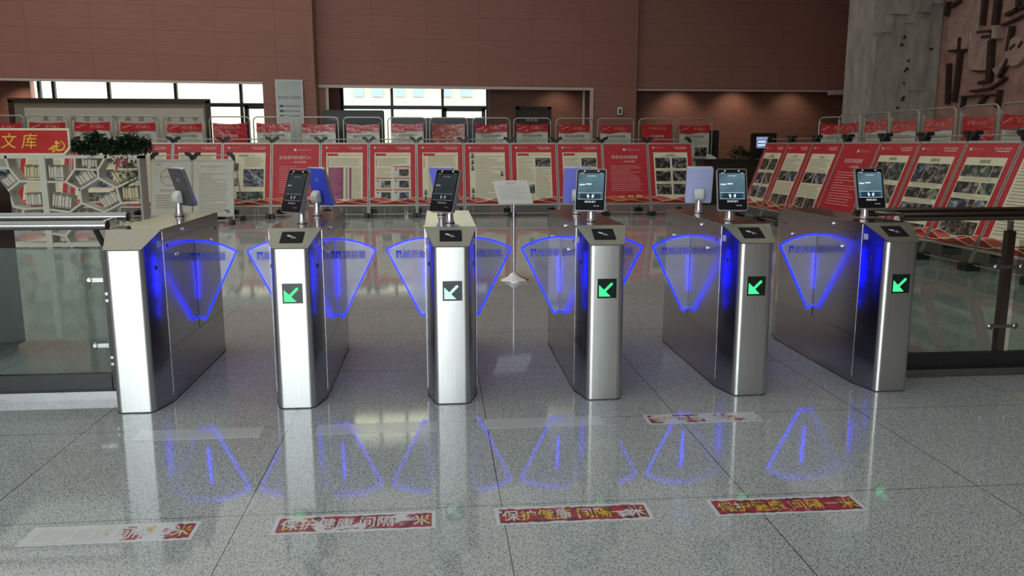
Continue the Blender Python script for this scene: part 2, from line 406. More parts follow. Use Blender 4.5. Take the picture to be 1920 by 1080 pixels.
# windows with dark mullions and panes
def window(name, x0, x1, mulls, trans_px, door=None):
    z1 = 3.56; f = MB()
    zt = atY(trans_px[0], trans_px[1], RY).z
    for x in [x0, x1]+[rx(k) for k in mulls]: f.box2((x-.045, RY-.02, 0), (x+.045, RY+.12, z1))
    f.box2((x0, RY, z1-.06), (x1, RY+.1, z1+.04)); f.box2((x0, RY-.01, zt-.07), (x1, RY+.11, zt+.05)); f.box2((x0, RY, 0), (x1, RY+.1, .12))
    if door:
        dx0, dx1 = door
        f.box2((dx0, RY-.02, zt-.13), (dx1, RY+.1, zt-.02)); f.box2((dx0, RY-.02, 0), (dx0+.13, RY+.1, zt)); f.box2((dx1-.12, RY-.02, 0), (dx1, RY+.1, zt))
    o = struct(f.build(name, MULL))
    sl = MB(); sl.box2((x0, RY+.06, 0), (x1, RY+.3, 1.32)); sl.build('window_sill', TILE, o)
    g = MB(); g.box2((x0, RY+.04, .1), (x1, RY+.055, z1-.05)); g.build('window_glass', WGLASS, o)
window('window_1', rx(76), rx(508), (103, 206, 331, 453), (390, 196), (rx(458), rx(508)))
window('window_2', rx(640), rx(914), (642, 735, 830), (800, 201), (rx(830), rx(910)))
# sunlit facade across the yard
fb = MB(); fb.box2((-30, 44, 0), (30, 46, 18)); FAC = fb.build('neighbouring_building', FACADE)
tag(FAC, 'cream building outside, seen through the back windows', 'building')
for i, px in enumerate((672, 708, 750, 785, 838, 875)):
    c = atY(px, 173, 43.9); w = .33 if i % 2 else .28
    fw_ = MB(); fw_.box2((c.x-w, 43.85, c.z-.26), (c.x+w, 44.05, c.z+.2)); fw_.build('facade_window', FWIN, FAC)
gr = MB(); gr.box2((-40, 24.2, -.3), (40, 60, -.12)); struct(gr.build('ground', GROUND))
# side and entrance walls
struct(boxobj('wall_left', (-16.3, -12, 0), (-16, 24, 9), WALLB))
wr = MB(); wr.box2((14.7, -12, 0), (15, 24, 9)); struct(wr.build('wall_right', WALLB))
ew = MB(); ew.box2((-16, -12.3, 0), (-9.4, -12, 9)); ew.box2((.8, -12.3, 0), (15, -12, 9)); ew.box2((-9.4, -12.3, 5), (.8, -12, 9)); struct(ew.build('wall_front', WALLB))
ef = MB()
for x in (-9.4, -7.36, -5.32, -3.28, -1.24, .8): ef.box2((x-.05, -12.2, 0), (x+.05, -12.08, 5))
ef.box2((-9.4, -12.2, 2.6), (.8, -12.08, 2.7)); o = struct(ef.build('door_2', MULL))
g = MB(); g.box2((-9.4, -12.15, 0), (.8, -12.135, 5)); g.build('door_glass', WGLASS, o)
gr = MB(); gr.box2((-40, -60, -.3), (40, -12.3, -.05)); struct(gr.build('ground', GROUND))
# doorway in the recess
d0 = atY(967, 200, RY); d1 = atY(1033, 200, RY)
dm = MB(); dm.box2((d0.x, RY-.08, 0), (d0.x+.12, RY, d0.z)); dm.box2((d1.x-.12, RY-.08, 0), (d1.x, RY, d0.z)); dm.box2((d0.x, RY-.08, d0.z-.1), (d1.x, RY, d0.z))
dm.box2((d0.x+.1, RY-.05, 0), (d1.x-.1, RY-.01, d0.z-.08), 1)
D1 = struct(dm.build('door_1', [BLACKM, WOODD]))
ds = MB(); ds.geo(text('阅览室', .13), lambda x, y: (d0.x+.55+x, RY-.055, d0.z-.42+y)); ds.build('door_sign_text', WHITETX, D1)
# recess downlights; the far-left one is added to brighten the wall there
for px, e in ((28, 60), (1050, 26), (1280, 44), (1390, 44), (1500, 28)):
    x = atY(px, 190, RY-.8).x
    hm = MB(); hm.lathe([(.055, 0), (.07, .03), (.07, .06)], (x, RY-.8, 3.53), 0, 14)
    ho = hm.build('downlight', BLACKM); tag(ho, {28: 'added downlight brightening the far left of the back recess', 1050: 'downlight over the doorway in the back recess', 1280: 'downlight in the right recess, nearest the pier', 1390: 'middle downlight in the right recess', 1500: 'downlight in the right recess, nearest the stone column'}[px], 'light', 'recess downlights')
    l = bpy.data.lights.new('downlight_lamp', 'SPOT'); l.energy = e; l.spot_size = math.radians(110); l.spot_blend = .8; l.color = (1, .80, .64); l.shadow_soft_size = .05
    lo = bpy.data.objects.new('downlight_lamp', l); lo.location = (x, RY-.8, 3.52); lo.rotation_euler = (math.radians(22), 0, 0); COL.objects.link(lo)
# socket box on the pier
c = atY(1163, 208, 21.15)
sm = MB(); sm.box((c.x, 21.2, c.z), (.16, .05, .24)); o = sm.build('wall_switch', WHITE, bevel=.01); tag(o, 'small white switch box on the brown pier', 'switch')
sm = MB(); sm.box((c.x, 21.17, c.z-.01), (.06, .02, .12)); sm.build('switch_key', BLACKP, o)

# stone column and relief wall at the right
cm = MB()
CY = 13.0
c0 = atY(1641, 100, CY).x; c1 = atY(1762, 100, CY).x
cm.box2((c0, CY, 0), (c1, CY+1.3, 9))
colr = struct(cm.build('wall_column', STONE))
k = rnd
cmx = MB()
for (px0, px1, y0, y1, th) in ((1648, 1672, -60, 62, .05), (1672, 1704, -60, 28, .09), (1704, 1726, -60, 44, .05), (1726, 1742, -60, 24, .10), (1742, 1764, -60, 8, .06), (1712, 1732, 34, 170, .04), (1640, 1652, 0, 66, .03)):
    a = atY(px0, y0, CY); b = atY(px1, y1, CY); cmx.box2((a.x, CY-th, b.z), (b.x, CY+.02, a.z))
for (px, py, w, h) in ((1695, 70, .05, .10), (1690, 84, .07, .07), (1702, 114, .05, .06), (1700, 129, .08, .06), (1696, 133, .04, .1), (1694, 156, .05, .04), (1692, 185, .06, .16), (1745, 92, .1, .05), (1682, 202, .08, .04)):
    a = atY(px, py, CY); cmx.box((a.x, CY-.01, a.z), (w*.7, .06, h*.7), 1, Matrix.Rotation(.5, 3, 'Y'))
cmx.build('column_slabs', [STONE, RELD], colr)
RX = c1+.02
wallr = MB(); wallr.box2((RX, 2.5, 0), (RX+.4, CY+.6, 9)); struct(wallr.build('wall_right', RELIEF))
mr = thing('relief_mural', 'relief mural on the right stone wall, its shaded grooves as dark strokes', 'mural', (RX, 9.5, 3.5))
def zp(x, y): return (1600+x/4.909, y/4.909)
def rpt(x, y): return atX(*zp(x, y), RX)-Vector((RX, 9.5, 3.5))
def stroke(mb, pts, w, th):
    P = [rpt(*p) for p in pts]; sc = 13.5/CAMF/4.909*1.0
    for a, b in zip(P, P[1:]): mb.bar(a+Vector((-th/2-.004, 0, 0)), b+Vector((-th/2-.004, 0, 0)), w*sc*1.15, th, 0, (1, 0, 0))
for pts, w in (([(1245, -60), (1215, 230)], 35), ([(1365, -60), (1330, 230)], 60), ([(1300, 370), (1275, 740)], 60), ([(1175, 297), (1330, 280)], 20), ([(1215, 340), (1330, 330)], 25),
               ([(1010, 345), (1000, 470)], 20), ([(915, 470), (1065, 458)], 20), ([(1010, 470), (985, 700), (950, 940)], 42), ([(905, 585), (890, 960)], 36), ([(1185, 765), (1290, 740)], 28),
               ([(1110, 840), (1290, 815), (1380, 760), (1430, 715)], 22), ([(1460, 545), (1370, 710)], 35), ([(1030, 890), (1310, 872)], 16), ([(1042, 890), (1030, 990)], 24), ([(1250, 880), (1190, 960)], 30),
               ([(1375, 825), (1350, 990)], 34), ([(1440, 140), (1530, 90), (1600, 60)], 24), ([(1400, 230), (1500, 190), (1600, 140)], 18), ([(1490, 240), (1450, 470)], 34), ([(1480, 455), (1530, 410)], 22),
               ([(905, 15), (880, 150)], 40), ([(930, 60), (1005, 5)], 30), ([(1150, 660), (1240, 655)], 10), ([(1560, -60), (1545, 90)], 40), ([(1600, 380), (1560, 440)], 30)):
    sm = MB(); stroke(sm, pts, w, .10); sm.build('shade_stroke', RELD, mr)  # dark raised bars stand in for the shadowed grooves of the relief
for poly, th, mt in (([(1105, -60), (1210, -60), (1180, 300), (1290, 300), (1265, 650), (1080, 640)], .07, RELL), ([(1345, 235), (1392, 232), (1388, 352), (1340, 357)], .16, RELL),
                     ([(1400, 130), (1540, 60), (1560, -40), (1420, -40)], .06, RELIEF), ([(890, 170), (1090, 160), (1070, 450), (885, 460)], .05, RELL)):
    sm = MB(); P = [rpt(*p) for p in poly]; P = [(p.y, p.z) for p in P]
    sm.prism(P, lambda u, v: (-.004, u, v), lambda u, v: (-th, u, v)); sm.build('raised_slab', mt, mr)
sm = MB(); cc = rpt(1530, 470); sm.prism([(cc.y+.28*math.cos(t*PI/10), cc.z+.28*math.sin(t*PI/10)) for t in range(20)], lambda u, v: (-.004, u, v), lambda u, v: (-.09, u, v)); sm.build('raised_disc', RELL, mr)
sm = MB(); P = [rpt(*p) for p in ((1310, 640), (1455, 520), (1490, 560), (1350, 700))]; sm.prism([(p.y, p.z) for p in P], lambda u, v: (-.004, u, v), lambda u, v: (-.08, u, v)); sm.build('raised_slab', RELL, mr)

# ------------------------------------------------------------------ turnstiles
HW, HF, CD, LN, ZF, ZT, SPC = .1459, .0974, .1913, 1.5505, .9117, 1.0, .88
def plan(inset=0.0, r=.036):
    """plan outline with rounded narrow-end corners, counter-clockwise"""
    raw = [(-HF, 0, r), (HF, 0, r), (HW, CD, 0), (HW, LN-CD, 0), (HF, LN, r), (-HF, LN, r), (-HW, LN-CD, 0), (-HW, CD, 0)]
    out = []
    for i, (x, y, rr) in enumerate(raw):
        p = Vector((x, y)); a = Vector(raw[i-1][:2]); b = Vector(raw[(i+1) % 8][:2])
        if rr == 0: out.append((x, y)); continue
        u = (a-p).normalized(); v = (b-p).normalized(); half = u.angle(v)/2; d = rr/math.tan(half)
        cen = p+(u+v).normalized()*(rr/math.sin(half)); s = p+u*d; e = p+v*d
        a0 = math.atan2(*(s-cen).yx); a1 = math.atan2(*(e-cen).yx)
        while a1 < a0-1e-6: a1 += 2*PI
        for j in range(9):
            t = a0+(a1-a0)*j/8; out.append((cen.x+rr*math.cos(t), cen.y+rr*math.sin(t)))
    return out
def ztop(y):
    if y < CD: return ZF+(ZT-ZF)*y/CD
    if y > LN-CD: return ZF+(ZT-ZF)*(LN-y)/CD
    return ZT
def make_arrow(P, bright):
    d = MB(); s = .0072
    # dot matrix arrow pointing to the lower left
    on = set()
    for i in range(11):
        for j in range(11):
            if i+j <= 8 or (abs(i-j) <= 1 and i+j >= 7): on.add((i, j))
    for (i, j) in on:
        if i > 11 or j > 11: continue
        x = -.043+i*s; z = -.043+j*s; d.box((x, -.0012, z), (s*.78, .002, s*.78))
    return d.build('green_arrow', ARROWW if bright else ARROW, P, label='lit green LED arrow pointing to the lower left')

def make_flap(P, side):
    """acrylic fan flap on one side of the cabinet; side=+1 right, -1 left"""
    z0, R = .365, .513; y0 = LN/2; x0 = HW-.012
    arc = [(R*math.sin(t), z0+R*math.cos(t)) for t in [math.radians(31.0)*i/14 for i in range(15)]]
    xs = .012
    outline = [(0, .383)] + [(0, z0+R)] + [(a+xs if i else a, b) for i, (a, b) in enumerate(arc)][1:] + [(.055, .358)]
    fl = MB(); th = .006
    fl.prism(outline, lambda u, v: (side*(x0+u), y0-th, v), lambda u, v: (side*(x0+u), y0+th, v))
    f = fl.build('flap', ACRYL, P, label='clear acrylic fan flap with glowing blue edge')
    # lit edge: band just inside the outline, slightly proud of both faces
    def inset(poly, d):
        out = []; n = len(poly); A = sum(poly[i][0]*poly[(i+1) % n][1]-poly[(i+1) % n][0]*poly[i][1] for i in range(n)); sg = 1 if A > 0 else -1
        for i in range(n):
            p0 = Vector(poly[i-1]); p = Vector(poly[i]); p1 = Vector(poly[(i+1) % n])
            e0 = (p-p0).normalized(); e1 = (p1-p).normalized(); n0 = Vector((-e0.y, e0.x))*sg; n1 = Vector((-e1.y, e1.x))*sg
            b = (n0+n1); b = b.normalized()*(d/max(.35, b.normalized().dot(n0))); out.append(tuple(p+b))
        return out
    def band(mb, po, pi, y_a, y_b, skip):
        n = len(po)
        for i in range(n):
            if i in skip: continue
            j = (i+1) % n; q = []
            for y in (y_a, y_b):
                for pt in (po[i], po[j], pi[j], pi[i]): q.append((side*(x0+pt[0]), y, pt[1]))
            k = mb.verts(q)
            for c in ((0, 1, 2, 3), (4, 7, 6, 5), (0, 4, 5, 1), (3, 2, 6, 7)): mb.face(tuple(k+t for t in c))
    e = MB(); oo = inset(outline, -.0015); ii = inset(outline, .0065); band(e, oo, ii, y0-th-.0015, y0+th+.0015, {0})
    e.build('edge_light', LED, f, label='blue glowing edge of the flap')
    c = MB(); o2 = inset(outline, .0008); i2 = inset(outline, .0038); band(c, o2, i2, y0-th-.0022, y0+th+.0022, {0})
    c.build('edge_core', LEDC, f, label='brighter core line of the blue edge')
    # printed logo band (reads the right way round from the entrance side)
    b = MB(); xa, xb = (.012, .205) if side > 0 else (-.215, -.022); off = side*x0
    def face(mb, u0, u1, v0, v1): mb.quad((off+u0, y0-th-.001, v0), (off+u1, y0-th-.001, v0), (off+u1, y0-th-.001, v1), (off+u0, y0-th-.001, v1))
    face(b, xa, xb, .745, .800); b.build('logo_band', LOGOB, f)
    t = MB(); xt = (xa+xb)/2+.026
    t.geo(text('新开普', .049), lambda x, y: (off+xt+x, y0-th-.002, .772+y))
    # square bracket-like mark to the left of the name
    def mk(u0, v0, u1, v1): t.quad((off+xa+u0, y0-th-.002, v0), (off+xa+u1, y0-th-.002, v0), (off+xa+u1, y0-th-.002, v1), (off+xa+u0, y0-th-.002, v1))
    mk(.006, .750, .015, .795); mk(.006, .784, .036, .795); mk(.027, .768, .036, .795); mk(.036, .752, .050, .757)
    t.build('logo_text', LOGOT, f)
    return f

def turnstile(i, label, flaps, front=True, bright=False):
    T = thing('turnstile', label, 'turnstile', ((i-2)*SPC, 0, 0), 0, 'row of steel flap turnstiles')
    pl = plan(); n = len(pl); b = MB(); zb = .004
    lo = b.verts([(x, y, zb) for x, y in pl]); hi = b.verts([(x, y, ztop(y)-.003) for x, y in pl])
    for k in range(n):
        j = (k+1) % n; (x0, y0), (x1, y1) = pl[k], pl[j]
        ends = (max(y0, y1) < .05) or (min(y0, y1) > LN-.05)
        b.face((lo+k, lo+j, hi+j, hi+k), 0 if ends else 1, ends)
    b.face(tuple(lo+k for k in range(n))[::-1], 1)
    fr = [k for k in range(n) if pl[k][1] <= CD+1e-6]; bk = [k for k in range(n) if pl[k][1] >= LN-CD-1e-6]
    b.face(tuple(hi+k for k in range(n)), 1) if False else None
    # closed lid under the plates
    b.face((hi+[k for k in range(n) if pl[k] == (-HW, CD)][0], hi+[k for k in range(n) if pl[k] == (HW, CD)][0], hi+[k for k in range(n) if pl[k] == (HW, LN-CD)][0], hi+[k for k in range(n) if pl[k] == (-HW, LN-CD)][0]), 1)
    order_f = [k for k in range(n) if pl[k][1] <= CD+1e-6]; st = [k for k in order_f if pl[k] == (-HW, CD)][0]
    seq = [(st+q) % n for q in range(len(order_f))]; b.face(tuple(hi+k for k in seq), 0)
    st = [k for k in range(n) if pl[k] == (HW, LN-CD)][0]; seq = [(st+q) % n for q in range(len(bk))]; b.face(tuple(hi+k for k in seq), 0)
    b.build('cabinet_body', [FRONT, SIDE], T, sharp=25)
    # plinth lip on the floor
    q = MB(); pp = plan(0, .036); q.prism([(x*1.012, LN/2+(y-LN/2)*1.003) for x, y in pp], lambda u, v: (u, v, 0), lambda u, v: (u, v, .006)); q.build('base_plate', DARKSLOT, T)
    # sloped end panels (thin plates)
    for nm, ya, sg in (('sloped_panel', 0, 1), ('sloped_panel', LN, -1)):
        m = MB(); hw0 = HF+.001; hw1 = HW+.003; e = .004*sg
        P0 = [(-hw0, ya-e, ZF-.002), (hw0, ya-e, ZF-.002), (hw1, ya+sg*CD, ZT), (-hw1, ya+sg*CD, ZT)]
        P0 = P0 if sg > 0 else P0
        lowv = m.verts(P0); hiv = m.verts([(x, y-sg*.002, z+.006) for x, y, z in P0])
        m.face((lowv+3, lowv+2, lowv+1, lowv)); m.face((hiv, hiv+1, hiv+2, hiv+3))
        for k in range(4): j = (k+1) % 4; m.face((lowv+k, lowv+j, hiv+j, hiv+k))
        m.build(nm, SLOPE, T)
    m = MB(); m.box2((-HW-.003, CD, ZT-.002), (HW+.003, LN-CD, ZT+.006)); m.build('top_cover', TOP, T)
    # side details
    for sd in (-1, 1):
        X = sd*HW
        def plate(nm, y0, y1, z0, z1, t, mat=SIDE): 
            mm = MB(); mm.box2((X-sd*.001, y0, z0), (X+sd*t, y1, z1)); return mm.build(nm, mat, T)
        plate('upper_strip', CD+.004, LN-CD-.004, .940, .997, .0035)
        plate('side_band', CD+.004, LN-CD-.004, .872, .937, .0025)
        has = sd in flaps
        if has:   # the flap's own LED module at its pivot
            ld = bpy.data.lights.new('flap_led_lamp', 'AREA'); ld.shape = 'RECTANGLE'; ld.size = .30; ld.size_y = .010; ld.energy = .42; ld.color = (.0, .002, 1)
            lo = bpy.data.objects.new('flap_led_lamp', ld); lo.parent = T; lo.location = (X+sd*.004, LN/2, .60); lo.rotation_euler = (0, -sd*math.radians(88), 0); COL.objects.link(lo)
        plate('side_panel', CD+.004, LN/2-.009, .312, .869, .002)
        plate('side_panel', LN/2+.009, LN-CD-.004, .312, .869, .002)
        plate('lower_panel', CD+.004, LN-CD-.004, .045, .309, .002)
        plate('flap_slot', LN/2-.0085, LN/2+.0085, .313, .868, .0006, DARKSLOT)
        if has:
            mm = MB(); mm.box2((X+sd*.0005, LN/2+.0068, .40), (X+sd*.003, LN/2+.0095, .86)); mm.build('slot_light', LED if (i, sd) == (1, 1) else LEDS, T, label='thin blue light line inside the flap slot')
        for yy, zz in ((.55, .968), (.42, .835), (1.15, .835)):
            kb = MB(); kb.lathe([(.010, 0), (.011, .006), (.008, .013), (.003, .016)], (0, 0, 0), 0, 12)
            kb.xform(Matrix.Translation((X+sd*.002, yy, zz)) @ Matrix.Rotation(sd*PI/2, 4, 'Y')); kb.build('fixing_knob', CHROME, T)
        for yy, zz in ((.27, .905), (1.28, .905)):
            kb = MB(); kb.lathe([(.008, 0), (.008, .003)], (0, 0, 0), 0, 10)
            kb.xform(Matrix.Translation((X+sd*.002, yy, zz)) @ Matrix.Diagonal((1, .7, 1.3, 1)) @ Matrix.Rotation(sd*PI/2, 4, 'Y')); kb.build('keyhole', BLACKP, T)
        # sensor eye and sticker on the chamfered panel
        nx = Vector((sd*CD, -(HW-HF), 0)).normalized()
        def onch(t, z, w, h, d, nm, mat):
            cpt = Vector((sd*(HF+(HW-HF)*t), CD*t, z))+nx*(d/2); tt = Vector((sd*(HW-HF), CD, 0)).normalized()
            mm = MB(); mm.box(cpt, (w, d, h), 0, Matrix((tt, nx, Vector((0, 0, 1)))).transposed()); return mm.build(nm, mat, T)
        onch(.62, .80, .014, .022, .004, 'sensor_eye', BLACKP)
        onch(.86, .925, .034, .034, .002, 'sticker', STICK)
    if front:
        sl = math.atan2(ZT-ZF, CD); cz = (ZF+ZT)/2; R = Matrix.Rotation(sl, 4, 'X')
        Mx = Matrix.Translation((0, CD*.50, cz+.0075)) @ R
        m = MB(); m.box((0, 0, 0), (.126, .118, .004)); m.xform(Mx); cr = m.build('card_reader', READER, T, bevel=.001, label='black card reader plate')
        m = MB(); m.box((-.016, .010, .0026), (.030, .013, .001), 0, Matrix.Rotation(-.55, 3, 'Z'))
        for q_ in range(3): m.box((.006+q_*.007, -.002-q_*.006, .0026), (.004, .014-q_*.003, .001), 0, Matrix.Rotation(-.55, 3, 'Z'))
        m.box((.002, -.014, .0026), (.014, .003, .001), 0, Matrix.Rotation(-.9, 3, 'Z')); m.xform(Mx); m.build('card_icon', PAPER, cr, label='pale hand-and-card icon')
        m = MB(); m.box((0, -.0025, 0), (.110, .005, .112)); m.xform(Matrix.Translation((.004, 0, .663)))
        db = m.build('direction_display', DOTB, T, label='black square direction display')
        ar = make_arrow(db, bright); ar.location = (.004, -.005, .663)
    for sd in flaps: make_flap(T, sd)
    return T
TL = ['leftmost steel flap turnstile, plain white-lit front without an arrow display',
      'second steel turnstile from the left, bright front with green arrow, left of the central one',
      'third steel turnstile from the left, seen head-on with a flap showing on each side',
      'fourth steel turnstile from the left, just right of the lectern-like sign stand',
      'fifth steel turnstile from the left, its grey front beside the last lane',
      'rightmost steel turnstile, standing beside the right glass barrier']
turnstile(0, TL[0], (1,), False)
for i in range(1, 5): turnstile(i, TL[i], (-1, 1), True, i in (2,))
turnstile(5, TL[5], (-1,), True)

# ------------------------------------------------------------------ face terminals
def rrect(w, h, r, k=5):
    out = []
    for cx, cy, a in ((w/2-r, h/2-r, 0), (-w/2+r, h/2-r, 90), (-w/2+r, -h/2+r, 180), (w/2-r, -h/2+r, 270)):
        for j in range(k+1):
            t = math.radians(a+90*j/k); out.append((cx+r*math.cos(t), cy+r*math.sin(t)))
    return out
def terminal(label, x, y, yaw, on=True, back=FILM, tilt=18):
    """yaw: direction the screen faces, 0 = toward the entrance (-Y), positive turns it to its own right (-X)"""
    T = thing('face_terminal', label, 'face terminal', (x, y, ZT+.006), -yaw, 'face recognition terminals on the turnstiles')
    p = MB(); p.lathe([(.029, 0), (.029, .004), (.027, .008), (.024, .03), (.0185, .085), (.0175, .10)]); p.build('pole', POLE, T)
    p = MB(); p.lathe([(.031, 0), (.031, .004)]); p.build('pole_ring', BLACKP, T)
    W_, H_, D_ = .182, .262, .024
    Mx = Matrix.Translation((0, -.035, .192)) @ Matrix.Rotation(math.radians(-tilt), 4, 'X')
    def F(u, v, d): return Mx @ Vector((u, d, v))
    h = MB(); h.prism(rrect(W_, H_, .014), lambda u, v: F(u, v, -D_/2), lambda u, v: F(u, v, D_/2-.002), 0, 0, True); h.build('housing', SILV, T, sharp=40)
    h = MB(); h.prism(rrect(W_-.006, H_-.006, .012), lambda u, v: F(u, v, D_/2-.002), lambda u, v: F(u, v, D_/2+.002)); bc = h.build('back_cover', back, T)
    lg = MB()
    for (u, v, w, hh) in ((-.010, .052, .003, .02), (.012, .052, .003, .02), (0, .060, .018, .003), (0, .046, .010, .003)): lg.box(F(u, v, D_/2+.0025), (w, .001, hh), 0, Mx.to_3x3())
    lg.build('back_mark', STICK, bc)
    g = MB(); g.prism(rrect(W_-.008, H_-.008, .011), lambda u, v: F(u, v, -D_/2-.0015), lambda u, v: F(u, v, -D_/2+.001)); sc = g.build('screen', GLOSSB, T, label='black glass front with the screen')
    s = MB(); yy = -D_/2-.0017
    def rect(mb, u0, v0, u1, v1, l, m=0):
        d = yy-l*.0003; mb.quad(F(u0, v0, d), F(u1, v0, d), F(u1, v1, d), F(u0, v1, d), m)
    rect(s, -.078, -.060, .078, .103, 0, 0)                       # live picture
    rect(s, -.062, -.057, .060, -.024, 1, 1)                      # banner
    for q in range(3): rect(s, -.070+q*.04, .028+q*.004, -.036+q*.04, .036+q*.004, 1, 2) if q < (2 if on else 1) else None
    rect(s, -.075, -.020, .070, -.018, 1, 2); rect(s, -.075, -.0595, .075, -.0575, 1, 2)
    # winged badge in the banner
    for sg in (-1, 1):
        d = yy-.0007
        k = s.verts([F(sg*.006+u*sg, -.041+v, d) for u, v in ((0, 0), (.006, .012), (.016, .012), (.014, -.004), (.006, -.012))]); s.face((k, k+1, k+2, k+3, k+4), 2)
    for body, u, v, sz in (('请刷脸通行', 0, -.074, .014), ('人脸识别终端', 0, .086, .0095), ('08:30', -.055, .103, .010), ('WiFi', .060, .103, .008), ('门禁一体机', .038, -.100, .007)):
        s.geo(text(body, sz), lambda a, b_: F(u+a, v+b_, yy-.0008), 2)
    s.build('display_image', [SCRON if on else SCRDIM, SCRBAN if on else SCRBAND, SCRT if on else SCRD], sc)
    e = MB()
    for u in (-.042, .042): e.prism([(u+.0055*math.cos(t*PI/6), .117+.0055*math.sin(t*PI/6)) for t in range(12)], lambda a, b_: F(a, b_, yy), lambda a, b_: F(a, b_, yy-.0015))
    e.build('camera_eye', WHITETX, sc, label='round pale camera eyes')
    # hinge bracket between pole and housing
    b = MB(); prof = [(-.018, .085), (.022, .085), (.034, .105), (.036, .13), (.018, .158), (-.002, .172), (-.012, .15)]
    b.prism(prof, lambda u, v: (-.034, u, v), lambda u, v: (.034, u, v)); b.build('bracket', BRKT, T, bevel=.010, label='pale hinge bracket')
    return T
D = math.radians
terminal('face terminal on the second turnstile from left, dark screen turned toward the left', -.88, .452, D(42), False)
terminal('face terminal on the head-on third turnstile, dark screen turned left', 0, .41, D(40), False)
terminal('face terminal on the fourth turnstile from left, lit teal screen facing the viewer', .868, .43, D(17))
terminal('face terminal on the fifth turnstile from left, lit screen beside a white back cover', 1.728, .39, D(7))
terminal('face terminal on the rightmost turnstile, lit screen in front of the red boards', 2.64, .453, D(1))
terminal('face terminal on the leftmost turnstile, turned edge-on with its grey back showing', -1.772, 1.049, D(180+46), True, BACKG)
terminal('face terminal with vivid blue back cover, behind the dark screen on the second turnstile', -.87, 1.009, D(180+44), True, BACKB)
terminal('face terminal mostly hidden behind the dark screen of the head-on third turnstile', -.045, 1.0, D(180+36), True, BACKV)
terminal('face terminal seen from behind at the far end of the fourth turnstile', .872, .977, D(180+6), True, BACKV)
terminal('face terminal seen fully from behind at the far end of the fifth turnstile', 1.728, .988, D(180+13), True, FILM)

# ------------------------------------------------------------------ glass barriers and rails at both ends
def rail(mb, a, b, r): mb.tube([a, b], r, 0, 16)
BG = thing('glass_barrier', 'glass barrier with steel handrails left of the leftmost turnstile', 'barrier', (-2.4, .35, 0))
def loc(P, *xyz): return Vector(xyz)-Vector(P.location)
m = MB(); m.box2(loc(BG, -4.2, .345, .135), loc(BG, -2.02, .357, .89)); m.build('glass_panel', GLASS, BG)
m = MB(); m.box2(loc(BG, -4.2, .27, 0), loc(BG, -1.93, .42, .05)); m.build('floor_channel', TUBE, BG)
m = MB(); m.box2(loc(BG, -4.2, .33, .05), loc(BG, -2.0, .37, .14)); m.build('glass_shoe', BLACKM, BG)
m = MB(); m.tube([loc(BG, -4.2, .30, 1.025), loc(BG, -1.945, .30, 1.02)], .026, 0, 18); m.build('handrail', TUBE, BG)
m = MB(); m.tube([loc(BG, -4.2, .55, 1.052), loc(BG, -1.92, .55, 1.048)], .026, 0, 18); m.build('handrail', TUBE, BG)
for y, z, xx in ((.30, 1.02, -1.944), (.55, 1.048, -1.919)):
    m = MB(); m.lathe([(.028, 0), (.029, .006), (.022, .010)], (0, 0, 0), 0, 16); m.xform(Matrix.Translation(loc(BG, xx-.002, y, z)) @ Matrix.Rotation(PI/2, 4, 'Y')); m.build('end_cap', BLACKM, BG)
m = MB(); m.tube([loc(BG, -1.99, .30, 1.03), loc(BG, -1.95, .42, 1.045), loc(BG, -1.99, .55, 1.03)], .010, 0, 8); m.build('rail_link', CHROME, BG)
m = MB(); m.box2(loc(BG, -2.005, .33, .05), loc(BG, -1.975, .40, .90)); m.bar(loc(BG, -1.99, .365, .88), loc(BG, -2.02, .32, 1.0), .02, .03); m.build('post', BLACKM, BG)
m = MB()
for z in (.60, .22): 
    for zz in (z-.02, z+.02): m.box2(loc(BG, -1.998, .322, zz-.008), loc(BG, -1.982, .33, zz+.008))
m.build('post_slot', TUBE, BG)
for z in (.70, .31):
    m = MB(); m.lathe([(.019, 0), (.020, .008), (.012, .014)], (0, 0, 0), 0, 14); m.xform(Matrix.Translation(loc(BG, -2.085, .345, z)) @ Matrix.Rotation(PI/2, 4, 'X'))
    m.box2(loc(BG, -2.085, .335, z-.012), loc(BG, -1.985, .343, z+.012)); m.build('glass_clamp', TUBE, BG)
BR = thing('glass_barrier', 'glass barrier with dark handrails right of the rightmost turnstile', 'barrier', (3.4, .35, 0))
m = MB(); m.box2(loc(BR, 2.86, .345, .135), loc(BR, 3.52, .357, .87)); m.build('glass_panel', GLASS, BR)
m = MB(); m.box2(loc(BR, 3.64, .345, .135), loc(BR, 5.2, .357, .87)); m.build('glass_panel', GLASS, BR)
m = MB(); m.box2(loc(BR, 2.82, .27, 0), loc(BR, 5.2, .42, .05)); m.build('floor_channel', TUBE, BR)
m = MB(); m.box2(loc(BR, 2.86, .33, .05), loc(BR, 5.2, .37, .14)); m.build('glass_shoe', BLACKM, BR)
DTUBE = principled('dark_bronze_tube', (.20, .17, .16), .2, 1)
for y, z, xx in ((.30, 1.03, 2.80), (.55, 1.04, 2.62)):
    m = MB(); m.tube([loc(BR, xx, y, z), loc(BR, 5.2, y, z)], .027, 0, 18); m.build('handrail', DTUBE, BR)
    m = MB(); m.lathe([(.0285, 0), (.0285, .003), (.024, .005)], (0, 0, 0), 0, 16); m.xform(Matrix.Translation(loc(BR, xx+.002, y, z)) @ Matrix.Rotation(-PI/2, 4, 'Y')); m.build('end_cap', DTUBE, BR)
m = MB(); m.tube([loc(BR, 2.86, .30, 1.035), loc(BR, 2.82, .42, 1.045), loc(BR, 2.74, .55, 1.04)], .008, 0, 8); m.build('rail_link', DTUBE, BR)
m = MB(); m.box2(loc(BR, 3.55, .34, .05), loc(BR, 3.60, .39, .93)); m.bar(loc(BR, 3.575, .365, .92), loc(BR, 3.545, .33, 1.0), .02, .03); m.build('post', DTUBE, BR)
